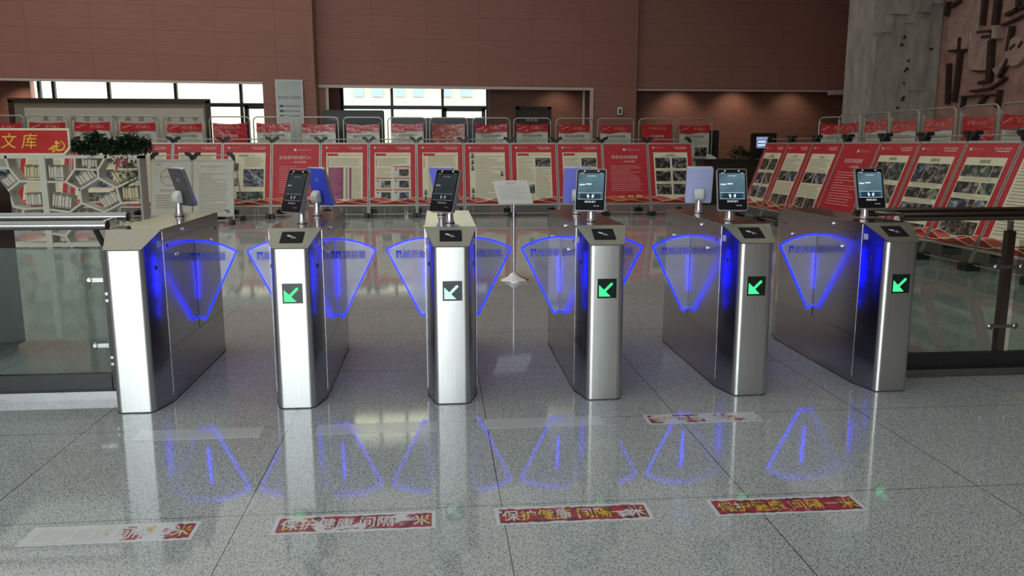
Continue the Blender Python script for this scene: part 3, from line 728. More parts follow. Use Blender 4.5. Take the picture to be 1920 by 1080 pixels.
for z in (.70, .31):
    for sx in (-1, 1):
        m = MB(); xc = 3.575+sx*.085; m.lathe([(.019, 0), (.020, .008), (.012, .014)], (0, 0, 0), 0, 14); m.xform(Matrix.Translation(loc(BR, xc, .345, z)) @ Matrix.Rotation(PI/2, 4, 'X'))
        m.box2(loc(BR, min(xc, 3.575), .335, z-.011), loc(BR, max(xc, 3.575), .343, z+.011)); m.build('glass_clamp', TUBE, BR)

# dark console standing behind the left barrier
K = thing('console_kiosk', 'tall black console kiosk at the left edge behind the glass', 'kiosk', (-3.33, 1.25, 0), D(0))
m = MB(); pr = [(-.62, .05), (.235, .05), (.235, 1.13), (.17, 1.235), (-.62, 1.33)]
m.prism(pr, lambda u, v: (u, -.12, v), lambda u, v: (u, .35, v)); m.build('kiosk_body', GLOSSB, K, bevel=.008)
m = MB(); m.bar((.244, -.115, .05), (.244, -.115, 1.13), .012, .012); m.bar((.244, -.115, 1.13), (.178, -.115, 1.24), .012, .012); m.bar((-.62, -.125, .06), (.244, -.125, .06), .014, .012); m.build('silver_edge', ALU, K)
m = MB(); m.box2((-.6, -.08, 0), (.20, .30, .05)); m.build('plinth', ALU, K)
m = MB(); m.lathe([(.018, 0), (.018, .006), (.008, .01)], (0, 0, 0), 0, 12); m.xform(Matrix.Translation((.04, -.12, .66)) @ Matrix.Rotation(PI/2, 4, 'X')); m.build('lock', BLACKM, K)

# ------------------------------------------------------------------ floor decals
def mat_decal(name, wear, seed):
    """red print on a pale film, the print scuffed away by wear"""
    m = principled(name, (.4, .02, .03), .3); b = m.node_tree.nodes['Principled BSDF']
    n = N(m, 'ShaderNodeTexNoise', Scale=9, Detail=6, Roughness=.65); c = coords(m); mp = N(m, 'ShaderNodeMapping'); mp.inputs['Location'].default_value = (seed*3.1, seed, 0)
    L(m, c, mp.inputs['Vector']); L(m, mp.outputs[0], n.inputs['Vector'])
    n2 = N(m, 'ShaderNodeTexNoise', Scale=30, Detail=3); L(m, mp.outputs[0], n2.inputs['Vector'])
    return m, b, n, n2, c
def worn(name, col, wear, seed, grad=0):
    m, b, n, n2, c = mat_decal(name, wear, seed)
    s = N(m, 'ShaderNodeSeparateXYZ'); L(m, c, s.inputs[0])
    g = N(m, 'ShaderNodeMath', operation='MULTIPLY_ADD'); g.inputs[1].default_value = grad; L(m, s.outputs['X'], g.inputs[0]); L(m, n.outputs['Fac'], g.inputs[2])
    dirt = ramp(m, n2.outputs['Fac'], [(.46, col), (.60, tuple(x*.22+.012 for x in col))])
    fac = ramp(m, g.outputs[0], [(wear-.02, (1, 1, 1)), (wear+.02, (0, 0, 0))])
    mx = N(m, 'ShaderNodeMix', data_type='RGBA'); L(m, fac, mx.inputs['Factor']); L(m, dirt, mx.inputs['A']); mx.inputs['B'].default_value = (.62, .65, .64, 1)
    L(m, mx.outputs['Result'], b.inputs['Base Color']); return m
FILMP = principled('decal_film', (.62, .65, .64), .25); vary(FILMP, 6, .06)
FILMC = principled('decal_blank', (.52, .55, .55), .12); vary(FILMC, 4, .06)
YW = {1: .05, 2: .12, 3: .06, 4: .02, 8: 0}
def decal(label, x, y, wear, kind, seed, rz=.0, grad=0, near=True):
    o = MB(); w, h = .632, .150
    o.box2((-w/2, -h/2, 0), (w/2, h/2, .0012))
    T = o.build('floor_decal', FILMP if kind != 'clear' else FILMC); T.location = (x, y, .0004); T.rotation_euler = (0, 0, rz)
    tag(T, label, 'floor sticker', 'distance stickers on the floor')
    if kind == 'print':
        RM = worn('decal_red_%d' % seed, (.40, .015, .025), wear, seed, grad); YM = worn('decal_yellow_%d' % seed, (.75, .52, .03), wear+YW[seed], seed+.5, grad)
        p = MB(); rr = random.Random(seed); top = []; bot = []
        for k in range(41):
            u = -w/2+.016+(w-.032)*k/40; top.append((u, h/2-.012-rr.random()*.014)); bot.append((u, -h/2+.007+rr.random()*.009))
        kk = p.verts([(u, v, .0016) for u, v in top]+[(u, v, .0016) for u, v in bot])
        for k in range(40): p.face((kk+41+k, kk+42+k, kk+1+k, kk+k))
        p.build('red_print', RM, T)
        t = MB(); tx = text('保护健康', .073)
        for q_, (du, dv) in enumerate(((0, 0), (.0022, 0), (0, .003), (.0022, .003))):
            t.geo(tx, lambda a, b_: (-.148+a*.98+du, -.004+b_*1.3+dv, .002+q_*.0001)); t.geo(text('间隔一米', .073), lambda a, b_: (.155+a*.98+du, -.004+b_*1.3+dv, .002+q_*.0001))
        t.build('slogan_text', YM, T, label='yellow slogan lettering, partly scuffed to white')
    return T
decal('floor sticker at front left, worn nearly blank with a few red scraps', -1.335, -1.457, .58, 'print', 1, 0, .5)
decal('front floor sticker second from left, red with white scuffed lettering', -.414, -1.449, .435, 'print', 2)
decal('front floor sticker third from left, crooked beside a slab joint', .456, -1.449, .40, 'print', 3, -.005)
decal('rightmost front floor sticker, least worn with yellow lettering', 1.345, -1.452, .345, 'print', 4, -.01)
decal('blank pale floor sticker in front of the leftmost turnstile', -1.315, -.371, 0, 'clear', 5)
decal('blank pale floor sticker between second and third turnstile', -.405, -.363, 0, 'clear', 6)
decal('blank pale floor sticker in front of the fourth turnstile', .478, -.352, 0, 'clear', 7)
decal('worn white floor sticker with reddish scraps in front of the fifth turnstile', 1.352, -.365, .535, 'print', 8, 0, -.05)

# ------------------------------------------------------------------ sign stand beyond the gates
SS = thing('sign_stand', 'chrome pedestal sign stand with tilted white notice beyond the gates', 'sign stand', (.753, 4.306, 0))
m = MB(); m.lathe([(.17, 0), (.17, .006), (.15, .018), (.07, .045), (.035, .075), (.018, .085)], (0, 0, 0), 0, 28); m.build('base', CHROME, SS)
m = MB(); m.tube([(0, 0, .08), (0, 0, .84)], .014, 0, 14); m.build('pole', CHROME, SS)
MS = Matrix.Translation((-.005, .02, .965)) @ Matrix.Rotation(D(16), 4, 'Z') @ Matrix.Rotation(D(-38), 4, 'X')
m = MB(); m.box((0, 0, 0), (.40, .012, .31)); m.xform(MS); bd = m.build('sign_board', WHITE, SS, bevel=.003)
m = MB()
m.geo(text('温馨提示', .034), lambda a, b_: (a, -.0065, .115+b_))
for q in range(9):
    z = .07-q*.02; x1 = .16 if q % 3 else .10; m.quad((-.16, -.0066, z), (x1, -.0066, z), (x1, -.0066, z+.0035), (-.16, -.0066, z+.0035))
m.xform(MS); m.build('notice_text', GREYTX, bd)

# ------------------------------------------------------------------ poster sheets
class Sheet:
    """printed sheet, x to the right, y up, layers stacked toward the viewer (-Y)"""
    def __init__(s, w, h): s.w = w; s.h = h; s.mb = MB(); s.mats = []
    def mi(s, m):
        if m not in s.mats: s.mats.append(m)
        return s.mats.index(m)
    def R(s, x0, y0, x1, y1, m, l=1):
        d = -.0018*l; s.mb.quad((x0, d, y0), (x1, d, y0), (x1, d, y1), (x0, d, y1), s.mi(m))
    def poly(s, pts, m, l=1): k = s.mb.verts([(x, -.0018*l, y) for x, y in pts]); s.mb.face(tuple(range(k, k+len(pts))), s.mi(m))
    def T(s, body, x, y, size, m, l=3, sx=1): s.mb.geo(text(body, size), lambda a, b: (x+a*sx, -.0018*l, y+b), s.mi(m))
    def lines(s, x0, x1, y1, y0, step, m, hgt=.3, l=3, rag=.1):
        y = y1
        while y > y0:
            e = x1-(x1-x0)*(rnd.random()*rag if rnd.random() < .7 else rnd.random()*.6); s.R(x0, y-step*hgt, e, y, m, l); y -= step
    def build(s, name, parent, Mx): s.mb.xform(Mx); return s.mb.build(name, s.mats, parent)
def header(s, dark=False):
    w, h = s.w, s.h; x = -w/2+.14*w; y = h-.065*h
    s.poly([(x-.03+.022*math.cos(t*PI/6), y+.022*math.sin(t*PI/6)) for t in range(12)], WHITETX, 2)
    s.T('中国石油大学', x+.11, y, .036, PINKTX, 2); s.T('奋斗百年 启航新程', .24*w, y+.008, .036, WHITETX, 2); s.R(.13*w, y-.032, .38*w, y-.022, WHITETX, 2)
def wave(s, gold=False):
    w, h = s.w, s.h
    for amp, ph, base, m in ((.075, .3, .085, WAVE), (.085, 2.2, .050, RED), (.06, 4.0, .025, WAVE)):
        top = [(-w/2+w*k/24, base+amp*.5*(1+math.sin(ph+k/24*7.5))) for k in range(25)]
        s.poly([(-w/2, 0.001)]+top+[(w/2, 0.001)], m, 4)
        for a, b in zip(top, top[1:]): s.poly([a, b, (b[0], b[1]+.008), (a[0], a[1]+.008)], WAVEG if gold else CREAM, 5)
def photo(s, x0, y0, x1, y1, k, l=4): s.R(x0, y0, x1, y1, PH[k % 4], l)
def sheet_page(w, h, kind, seed):
    s = Sheet(w, h); rnd.seed(seed)
    s.R(-w/2, 0, w/2, h, RED, 0)
    if kind == 'red':
        x = .16*w; y = h*.90
        s.poly([(x-.17+.028*math.cos(t*PI/6), y+.028*math.sin(t*PI/6)) for t in range(12)], WHITETX, 2); s.T('中国石油大学', x+.02, y, .052, PINKTX, 2)
        s.T(('走在前列的践行人', '和衷共济校园情', '奋进新征程楷模')[seed % 3], -.02*w, h*.775, .082, WHITETX, 2); s.T('——校史专题展', .04*w, h*.70, .048, WHITETX, 2)
        s.lines(-.36*w, .38*w, h*.63, h*.20, .045, PINKTX, .28, 2, .15); wave(s, True)
        for q in range(3): s.R(-.2*w+q*.2*w, h*.10, -.06*w+q*.2*w, h*.125+.01*q, WAVEG, 6)
        return s
    x0, x1, y0, y1 = -.40*w, .40*w, .07*h, .855*h
    s.R(x0, y0, x1, y1, CREAM, 1); header(s); X = lambda f: x0+(x1-x0)*f; Y = lambda f: y0+(y1-y0)*f
    if kind == 'plain': s.lines(X(.05), X(.95), Y(.93), Y(.1), .04, GREYTX)
    elif kind == 'building':
        s.T('校园掠影（一）', 0, Y(.94), .05, DARKTX); photo(s, X(0), Y(.62), X(.28), Y(.78), 2); photo(s, X(0), Y(.32), X(.28), Y(.48), 3); photo(s, X(.42), Y(.30), X(.96), Y(.66), 1); photo(s, X(.25), Y(.02), X(.96), Y(.2), 3)
        s.R(X(.42), Y(.58), X(.96), Y(.66), PH[1], 5); s.lines(X(.44), X(.95), Y(.9), Y(.70), .03, GREYTX)
    elif kind == 'table':
        s.R(X(.03), Y(.93), X(.32), Y(.98), RED, 2); s.R(X(.35), Y(.94), X(.97), Y(.955), WAVEG, 2); s.R(X(.04), Y(.70), X(.06), Y(.88), RED, 2); s.lines(X(.1), X(.95), Y(.88), Y(.72), .03, GREYTX)
        s.R(X(.06), Y(.04), X(.47), Y(.69), PURPLE, 2); s.lines(X(.08), X(.45), Y(.67), Y(.06), .028, PINKTX, .2, 3, .4); s.R(X(.52), Y(.04), X(.60), Y(.69), GREYTX, 2); s.R(X(.63), Y(.04), X(.69), Y(.69), PURPLE, 2); s.lines(X(.70), X(.96), Y(.68), Y(.05), .026, GREYTX, .35)
    elif kind == 'boxes':
        s.R(X(.03), Y(.93), X(.32), Y(.98), RED, 2); s.R(X(.35), Y(.94), X(.97), Y(.955), WAVEG, 2); s.R(X(.04), Y(.72), X(.06), Y(.88), RED, 2); s.lines(X(.1), X(.95), Y(.88), Y(.72), .03, GREYTX); s.lines(X(.04), X(.48), Y(.68), Y(.48), .03, GREYTX)
        for (a, b) in ((.52, .48), (.02, .24), (.52, .24), (.02, .0), (.52, .0)):
            s.R(X(a), Y(b+.215), X(a+.46), Y(b+.235), RED, 2); s.R(X(a), Y(b+.01), X(a+.46), Y(b+.21), PALE, 2); photo(s, X(a+.16), Y(b+.03), X(a+.42), Y(b+.17), int(b*10+a*3)); s.R(X(a+.05), Y(b+.15), X(a+.09), Y(b+.18), DARKTX, 3)
    elif kind == 'portraits':
        if seed % 2: s.R(X(.03), Y(.93), X(.36), Y(.98), RED, 2); s.R(X(.38), Y(.94), X(.97), Y(.955), WAVEG, 2); s.R(X(.04), Y(.70), X(.06), Y(.88), RED, 2)
        s.lines(X(.16), X(.98), Y(.92), Y(.04), .033, GREYTX)
        pp = ((.02, .12), (.02, .0)) if seed % 2 else ((.02, .88), (.02, .75), (.02, .62), (.84, .50), (.02, .15), (.02, .02))
        for (a, b) in pp: s.R(X(a), Y(b), X(a+.13), Y(b+.11), PALE, 4); s.poly([(X(a+.02), Y(b)), (X(a+.11), Y(b)), (X(a+.095), Y(b+.05)), (X(a+.035), Y(b+.05))], DARKTX, 5); s.poly([(X(a+.065)+.02*math.cos(t*PI/4), Y(b+.075)+.026*math.sin(t*PI/4)) for t in range(8)], DARKTX, 5)
    elif kind == 'textphoto':
        s.R(X(.03), Y(.93), X(.36), Y(.98), RED, 2); s.R(X(.38), Y(.945), X(.97), Y(.96), WAVEG, 2); s.lines(X(.04), X(.50), Y(.88), Y(.04), .033, GREYTX); s.lines(X(.54), X(.97), Y(.66), Y(.04), .033, GREYTX); photo(s, X(.54), Y(.70), X(.97), Y(.88), 0); photo(s, X(.36), Y(.14), X(.5), Y(.32), 1)
    elif kind == 'six':
        s.T('活动剪影', 0, Y(.94), .05, DARKTX)
        for r in range(3):
            for c in range(2): photo(s, X(.04+c*.49), Y(.10+r*.28), X(.47+c*.49), Y(.32+r*.28), 0 if seed % 2 else r+c)
            s.R(X(.2), Y(.345+r*.28), X(.8), Y(.355+r*.28), GREYTX, 3)
    elif kind == 'pics':
        s.T('发展历程', 0, Y(.95), .05, DARKTX); rr = random.Random(seed)
        yy = .90
        while yy > .08:
            hh = rr.choice((.14, .2, .26)); nxt = max(.03, yy-hh); cs = [0.02]+sorted(rr.uniform(.2, .8) for _ in range(rr.choice((1, 2))))+[.98]
            for a, b in zip(cs, cs[1:]):
                if b-a > .08: photo(s, X(a+.01), Y(nxt), X(b-.01), Y(yy), rr.randint(0, 3))
            s.lines(X(.1), X(.9), Y(nxt-.015), Y(nxt-.05), .025, GREYTX); yy = nxt-.07
    elif kind == 'mixed':
        s.T('交流合作', 0, Y(.94), .045, DARKTX); s.lines(X(.05), X(.95), Y(.90), Y(.68), .032, GREYTX); photo(s, X(.04), Y(.48), X(.48), Y(.66), 0); photo(s, X(.52), Y(.48), X(.96), Y(.66), 1); s.lines(X(.05), X(.95), Y(.44), Y(.24), .032, GREYTX); photo(s, X(.04), Y(.02), X(.48), Y(.22), 2); photo(s, X(.52), Y(.02), X(.96), Y(.22), 0)
    wave(s); return s
# A-frame display board: origin on the floor under the poster's lower edge
def board_stand(label, x, y, rz, w, kind, seed, z0=.25, z1=1.50, lean=.45, group='A-frame display boards'):
    T = thing('display_board', label, 'display board', (x, y, 0), rz, group)
    iw = w-.05; sl = Vector((0, lean, z1-z0)); H = sl.length; ang = math.atan2(lean, z1-z0)
    Mx = Matrix.Translation((0, 0, z0)) @ Matrix.Rotation(-ang, 4, 'X')
    s = sheet_page(iw, H, kind, seed) if kind != 'white' and kind != 'chart' else sheet_white(iw, H, kind)
    s.build('poster', T, Mx @ Matrix.Translation((0, -.006, 0)))
    m = MB(); m.box2((-iw/2, -.003, 0), (iw/2, .012, H)); m.xform(Mx); m.build('backing_panel', PALE, T)
    d = sl.normalized(); foot = Vector((0, 0, z0))-d*(z0-.035)/d.z; tp = Vector((0, lean, z1))+d*.10
    for sx in (-1, 1): m = MB(); m.bar(Vector((sx*(w/2-.014), .006, 0))+foot, Vector((sx*(w/2-.014), .006, 0))+tp, .020, .022, 0, (0, 1, 0)); m.build('upright', ALU, T)
    m = MB(); m.box2((-iw/2, -.014, H-.012), (iw/2, .016, H+.022)); m.xform(Mx); m.build('top_rail', ALU, T)
    m = MB(); m.box2((-iw/2, -.014, -.022), (iw/2, .016, .008)); m.xform(Mx); m.build('bottom_rail', ALU, T)
    m = MB(); m.tube([(-w/2+.01, tp.y+.03, tp.z), (w/2-.01, tp.y+.03, tp.z)], .011, 0, 8); m.build('top_tube', ALU, T)
    m = MB(); m.tube([(-w/2+.01, foot.y+.02, .07), (w/2-.01, foot.y+.02, .07)], .009, 0, 8); m.build('cross_bar', ALU, T)
    for sx in (-1, 1):
        X = sx*(w/2-.016); bk = Vector((X, tp.y+.06, tp.z)); bf = Vector((X, lean+.62, .03))
        m = MB(); m.tube([bk, bf], .010, 0, 8); m.build('rear_leg', ALU, T)
        m = MB(); P = [(0, -.10), (.03, -.10), (.05, -.035), (.135, .02), (.125, .06), (.05, .045), (.02, .01), (0, .0)]
        m.prism([(-sx*a*.95, b) for a, b in P], lambda u, v: (sx*(w/2-.004)+u, tp.y-.03, tp.z+v), lambda u, v: (sx*(w/2-.004)+u, tp.y+.075, tp.z+v)); m.build('hinge', BLACKP, T)
        for yy in (foot.y+.006, bf.y):
            m = MB(); m.box((X-sx*.024, yy, .045), (.075, .20, .09)); m.build('foot', BLACKP, T, bevel=.012)
    return T
def sheet_white(w, h, kind):
    s = Sheet(w, h); s.R(-w/2, 0, w/2, h, PALE, 0); rnd.seed(5)
    if kind == 'chart':
        s.R(-.40*w, h*.92, -.27*w, h*.94, GREYTX, 2); s.T('创新发展与展望', -.05*w, h*.46, .05, GREYTX, 2)
        cx, cy = -.05*w, h*.70
        for k in range(28):
            t0, t1 = k*2*PI/28, (k+1)*2*PI/28; r0, r1 = .155, .17
            s.poly([(cx+r0*math.cos(t0), cy+r0*math.sin(t0)), (cx+r1*math.cos(t0), cy+r1*math.sin(t0)), (cx+r1*math.cos(t1), cy+r1*math.sin(t1)), (cx+r0*math.cos(t1), cy+r0*math.sin(t1))], GREYTX, 2)
        pk = [(-.16, 0), (-.09, -.04), (-.04, .01), (0, -.05), (.06, .0), (.16, -.02)]
        for a, b in zip(pk, pk[1:]): s.poly([(cx+a[0], cy+a[1]), (cx+b[0], cy+b[1]), (cx+b[0], cy+b[1]+.014), (cx+a[0], cy+a[1]+.014)], GREYTX, 2)
        s.R(cx-.16, cy+.01, cx+.16, cy+.02, GREYTX, 2)
        s.lines(-.4*w, .4*w, h*.37, h*.12, .045, GREYTX, .3, 2, .1)
    else:
        s.T('关于创新发展的若干意见', 0, h*.89, .042, GREYTX, 2); s.T('（节选）', 0, h*.83, .03, GREYTX, 2); s.lines(-.38*w, .38*w, h*.76, h*.06, .036, GREYTX, .28, 2, .08); s.R(.28*w, h*.08, .40*w, h*.10, DARKTX, 3); s.R(.34*w, h*.05, .42*w, h*.07, DARKTX, 3)
    return s
mid = [('plain', 11, 'red-framed board half hidden behind the black kiosk end of the bookshelf'), ('building', 13, 'red-framed board seen through the left cells of the bookshelf'), ('portraits', 14, 'red-framed board seen through the right cells of the bookshelf'),
       ('plain', 21, 'red-framed text board directly behind the white chart stand'), ('building', 22, 'red-framed board with a blue building photograph, behind the white text stand'), ('red', 24, 'all-red text board behind the vivid blue terminal back'),
       ('table', 31, 'red-framed board with a large purple table'), ('boxes', 32, 'red-framed board with five boxed equipment photos'), ('portraits', 33, 'red-framed text board with two portraits low on the left, behind the head-on turnstile'),
       ('portraits', 34, 'red-framed text board with a column of small portraits, left of the sign stand'), ('textphoto', 35, 'red-framed text board with one photo at upper right, behind the sign stand'), ('textphoto', 37, 'red-framed text board behind the fourth turnstile'),
       ('red', 40, 'all-red board with gold ornament, second from the right end of the middle row'), ('six', 41, 'red-framed board with six dark photos at the right end of the middle row')]
for k, (kind, seed, lab) in enumerate(mid):
    board_stand(lab, -4.96+.991*(k-3), 12.45, 0, .985, kind, seed, group='A-frame boards of the middle row')
ydv = [12.0, 10.92, 9.87, 8.74, 7.59, 6.55, 5.52, 4.52, 3.46]
right = [('six', 52, 'farthest board of the right row, six photos in three rows'), ('mixed', 53, 'second farthest board of the right row, text over scattered photos'), ('mixed', 54, 'third farthest board of the right row, text with two photo pairs'),
         ('red', 55, 'all-red board of the right row, behind the rightmost lit terminal'), ('pics', 56, 'photo board of the right row, just right of the rightmost terminal'), ('pics', 58, 'dense photo board of the right row, above the right handrail'),
         ('pics', 59, 'photo board with large pictures of the right row, nearest whole one'), ('plain', 60, 'nearest board of the right row, cut by the photo edge')]
for k, (kind, seed, lab) in enumerate(right):
    y0, y1 = ydv[k], ydv[k+1]
    board_stand(lab, 6.30, (y0+y1)/2, -PI/2, abs(y0-y1)-.01, kind, seed, group='A-frame boards of the right row')
board_stand('white chart stand with a circle diagram, behind the leftmost terminal', -5.035, 11.15, 0, .76, 'chart', 3, .17, 1.19, .22, 'white notice stands by the bookshelf')
board_stand('white text stand right of the chart stand', -4.268, 11.15, 0, .76, 'white', 3, .17, 1.19, .22, 'white notice stands by the bookshelf')

# ------------------------------------------------------------------ tall tube-framed banner stands
def banner(label, x, y, rz, w, h, kind, seed, group):
    T = thing('banner_stand', label, 'banner stand', (x, y, 0), rz, group)
    r = .11; pts = [(-w/2, 0, .03), (-w/2, 0, h-r)]
    pts += [(-w/2+r-r*math.cos(t*PI/12), 0, h-r+r*math.sin(t*PI/12)) for t in range(1, 7)]
    pts += [(w/2-r+r*math.sin(t*PI/12), 0, h-r+r*math.cos(t*PI/12)) for t in range(0, 7)]+[(w/2, 0, .03)]
    m = MB(); m.tube(pts, .016, 0, 10); m.build('tube_frame', ALU, T)
    m = MB()
    for sx in (-1, 1): m.box((sx*w/2, 0, .02), (.05, .42, .04))
    m.build('foot', BLACKP, T)
    m = MB(); m.tube([(-w/2, 0, .25), (w/2, 0, .25)], .010, 0, 8); m.build('cross_bar', ALU, T)
    rr = random.Random(seed); bw = w-.14; zt = h-.13-rr.random()*.03; zb = .38; s = Sheet(bw, zt-zb); H = zt-zb
    base = {'red': VRED, 'bronze': VGOLD}.get(kind, VPALE); nx_, nz_ = 12, 14
    def sag(u, v): return .02*math.sin(v*3+seed)*math.sin(PI*u)*(1 if base is not None else 0)
    g0 = s.mb.verts([(-bw/2+bw*i/nx_, sag(i/nx_, j/nz_), H*j/nz_-(.03*math.sin(PI*i/nx_) if j == nz_ else 0)) for j in range(nz_+1) for i in range(nx_+1)])
    for j in range(nz_):
        for i in range(nx_):
            k = g0+j*(nx_+1)+i; hd = j >= nz_-1 and kind not in ('red', 'bronze')
            s.mb.face((k, k+1, k+nx_+2, k+nx_+1), s.mi(VRED if hd else base), True)
    l = 14
    if kind in ('red', 'bronze'):
        s.T('学习路上记心间', .0, H-.11, .075, PINKTX, l, .9); s.T('不忘来时路', 0, H-.31, .075, WHITETX if kind == 'red' else WAVEG, l); s.lines(-.3*bw, .3*bw, H-.6, .2, .06, PINKTX, .3, l)
    else:
        s.poly([(-bw/2, H-.215), (-bw*.2, H-.235), (bw*.2, H-.19), (bw/2, H-.205), (bw/2, H-.10), (-bw/2, H-.10)], VRED, l-1)
        s.T('学习路上', .12, H-.105, .085, PINKTX, l, .95); s.poly([(-bw*.45, H-.13), (-bw*.2, H-.06), (-bw*.17, H-.07), (-bw*.44, H-.145)], PINKTX, l)
        s.T(rr.choice(('革命圣地的故事', '百年征程上的你我', '学党史守初心', '伟大复兴的梦想', '红色印记代代相传')), 0, H-.30, .072, DARKTX, l)
        s.lines(-.42*bw, .42*bw, H-.37, H-.5, .035, GREYTX, .3, l); y = H-.58
        while y > .3: photo(s, (-.42 if rr.random() < .5 else .02)*bw, y-.22, (.40 if rr.random() < .5 else -.02)*bw if rr.random() < .5 else .42*bw, y, rr.randint(0, 3), l); s.lines(-.42*bw, .42*bw, y-.26, y-.42, .04, GREYTX, .3, l); y -= .5
    s.build('banner', T, Matrix.Translation((0, -.005, zb)))
    m = MB()
    for sx in (-1, 1): m.tube([(sx*bw/2, 0, zt-.01), (sx*(w/2-.02), 0, zt+.05)], .004, 0, 5)
    m.build('tie', WHITETX, T)
    return T
ban_px = [5, 88, 172, 258, 345, 430, 512, 597, 680, 763, 841, 921, 998, 1077, 1155, 1232, 1303]
ban_lab = ['banner stand above the red lettered sign, at the left edge', 'banner stand below the calligraphy frame, first whole one from left', 'banner stand above the trailing plant, left one',
           'banner stand above the trailing plant, right one', 'banner stand at the right end of the calligraphy frame', 'all-red banner stand, just right of the calligraphy frame', 'banner stand below the tall white pier notice',
           'banner stand left of the black television', 'banner stand in front of the black television', 'banner stand right of the black television', 'creased bronze-red banner stand between pale ones', 'banner stand just left of the dark doorway',
           'banner stand in front of the dark doorway', 'banner stand just right of the dark doorway', 'banner stand below the pier switch box', 'all-red banner stand below the right edge of the pier', 'banner stand at the right end of the back row, lower part visible']
for k, px in enumerate(ban_px):
    Y = 15.62+.9*k/16; x = atY(px, 222, Y).x
    banner(ban_lab[k], x, Y, 0, .945, 2.15, 'red' if k in (5, 15) else 'bronze' if k == 10 else 'pale', 70+k, 'banner stands of the back row')
rp_ = [(1570, 218, 'pale'), (1594, 215, 'pale'), (1645, 211, 'pale'), (1698, 207, 'pale'), (1763, 203, 'pale'), (1838, 198, 'red'), (1918, 192, 'pale')]
rlab = ['banner stand farthest along the right wall, mostly hidden by its neighbour', 'second banner stand of the right wall row, in front of the farthest', 'banner stand below the grey stone column, left one', 'banner stand below the grey stone column, right one',
        'creased banner stand left of the red one by the relief wall', 'all-red banner stand by the relief wall', 'banner stand cut by the right photo edge, by the relief wall']
for k, (px, py, kind) in enumerate(rp_):
    X = 8.4; Y = atX(px, py, X).y
    if k == 0: X, Y = 8.75, 13.0
    banner(rlab[k], X, Y, -PI/2 if k else -PI/2+.5, .90, 2.085, kind, 100+k, 'banner stands along the right wall')

# ------------------------------------------------------------------ honeycomb bookshelf, books, sign and plants
SY = 7.7
def sh(zx, zy): return atY(zx/4.154, 180+zy/4.154, SY)
BS = thing('honeycomb_bookshelf', 'pale honeycomb lattice bookshelf left of the turnstiles', 'bookshelf', (-5.6, SY, 0))
O = Vector(BS.location); dep = .32
dep = .25; xr = sh(1072, 470).x; ztp = sh(500, 467).z; xl = -7.0; zbot = .02
segs = [((40, 470), (65, 560)), ((-60, 560), (65, 560)), ((65, 560), (150, 665)), ((150, 665), (322, 665)), ((150, 665), (60, 740)), ((60, 740), (-20, 690)), ((60, 740), (105, 860)), ((105, 860), (185, 880)), ((185, 880), (345, 872)), ((185, 880), (150, 1010)),
        ((322, 668), (510, 670)), ((510, 670), (580, 570)), ((580, 570), (580, 470)), ((580, 570), (760, 575)), ((760, 575), (825, 467)), ((510, 670), (620, 730)), ((620, 730), (765, 640)), ((760, 575), (765, 640)), ((765, 640), (905, 715)), ((905, 715), (1075, 628)),
        ((905, 715), (940, 835)), ((940, 835), (1085, 825)), ((620, 730), (635, 835)), ((635, 835), (540, 905)), ((540, 905), (345, 880)), ((635, 835), (810, 905)), ((810, 905), (940, 835)), ((540, 905), (580, 1000)), ((810, 905), (830, 1000)), ((920, 570), (1065, 570)),
        ((580, 1000), (830, 1000)), ((580, 1000), (510, 1090)), ((830, 1000), (910, 1085)), ((910, 1085), (1095, 1085)), ((150, 1010), (345, 1040)), ((345, 1060), (510, 1090)), ((510, 1090), (560, 1180)), ((910, 1085), (860, 1180))]
lm = MB()
for si, (a, b) in enumerate(segs):
    A = sh(*a)-O; B = sh(*b)-O; A.y = B.y = dep/2; e = (B-A).normalized()*.008; lm.bar(A-e, B+e, .030-.0002*(si % 5), dep-.0012*(si % 7))
lm.build('lattice', LAT, BS)
fm = MB(); fm.box2((xl-O.x, 0, ztp-.035), (xr+.02-O.x, dep, ztp+.01)); fm.box2((xl-O.x, 0, zbot), (xr+.02-O.x, dep, zbot+.06)); fm.build('shelf_top', LAT, BS)
fm = MB(); fm.box2((xr-.012-O.x, 0, 0), (xr+.02-O.x, dep+.02, ztp)); fm.build('side_panel', LATIN, BS)
fm = MB(); dv = sh(322, 470).x; fm.box2((dv-.042-O.x, -.01, 0), (dv+.042-O.x, dep, ztp)); fm.build('centre_upright', LAT, BS)
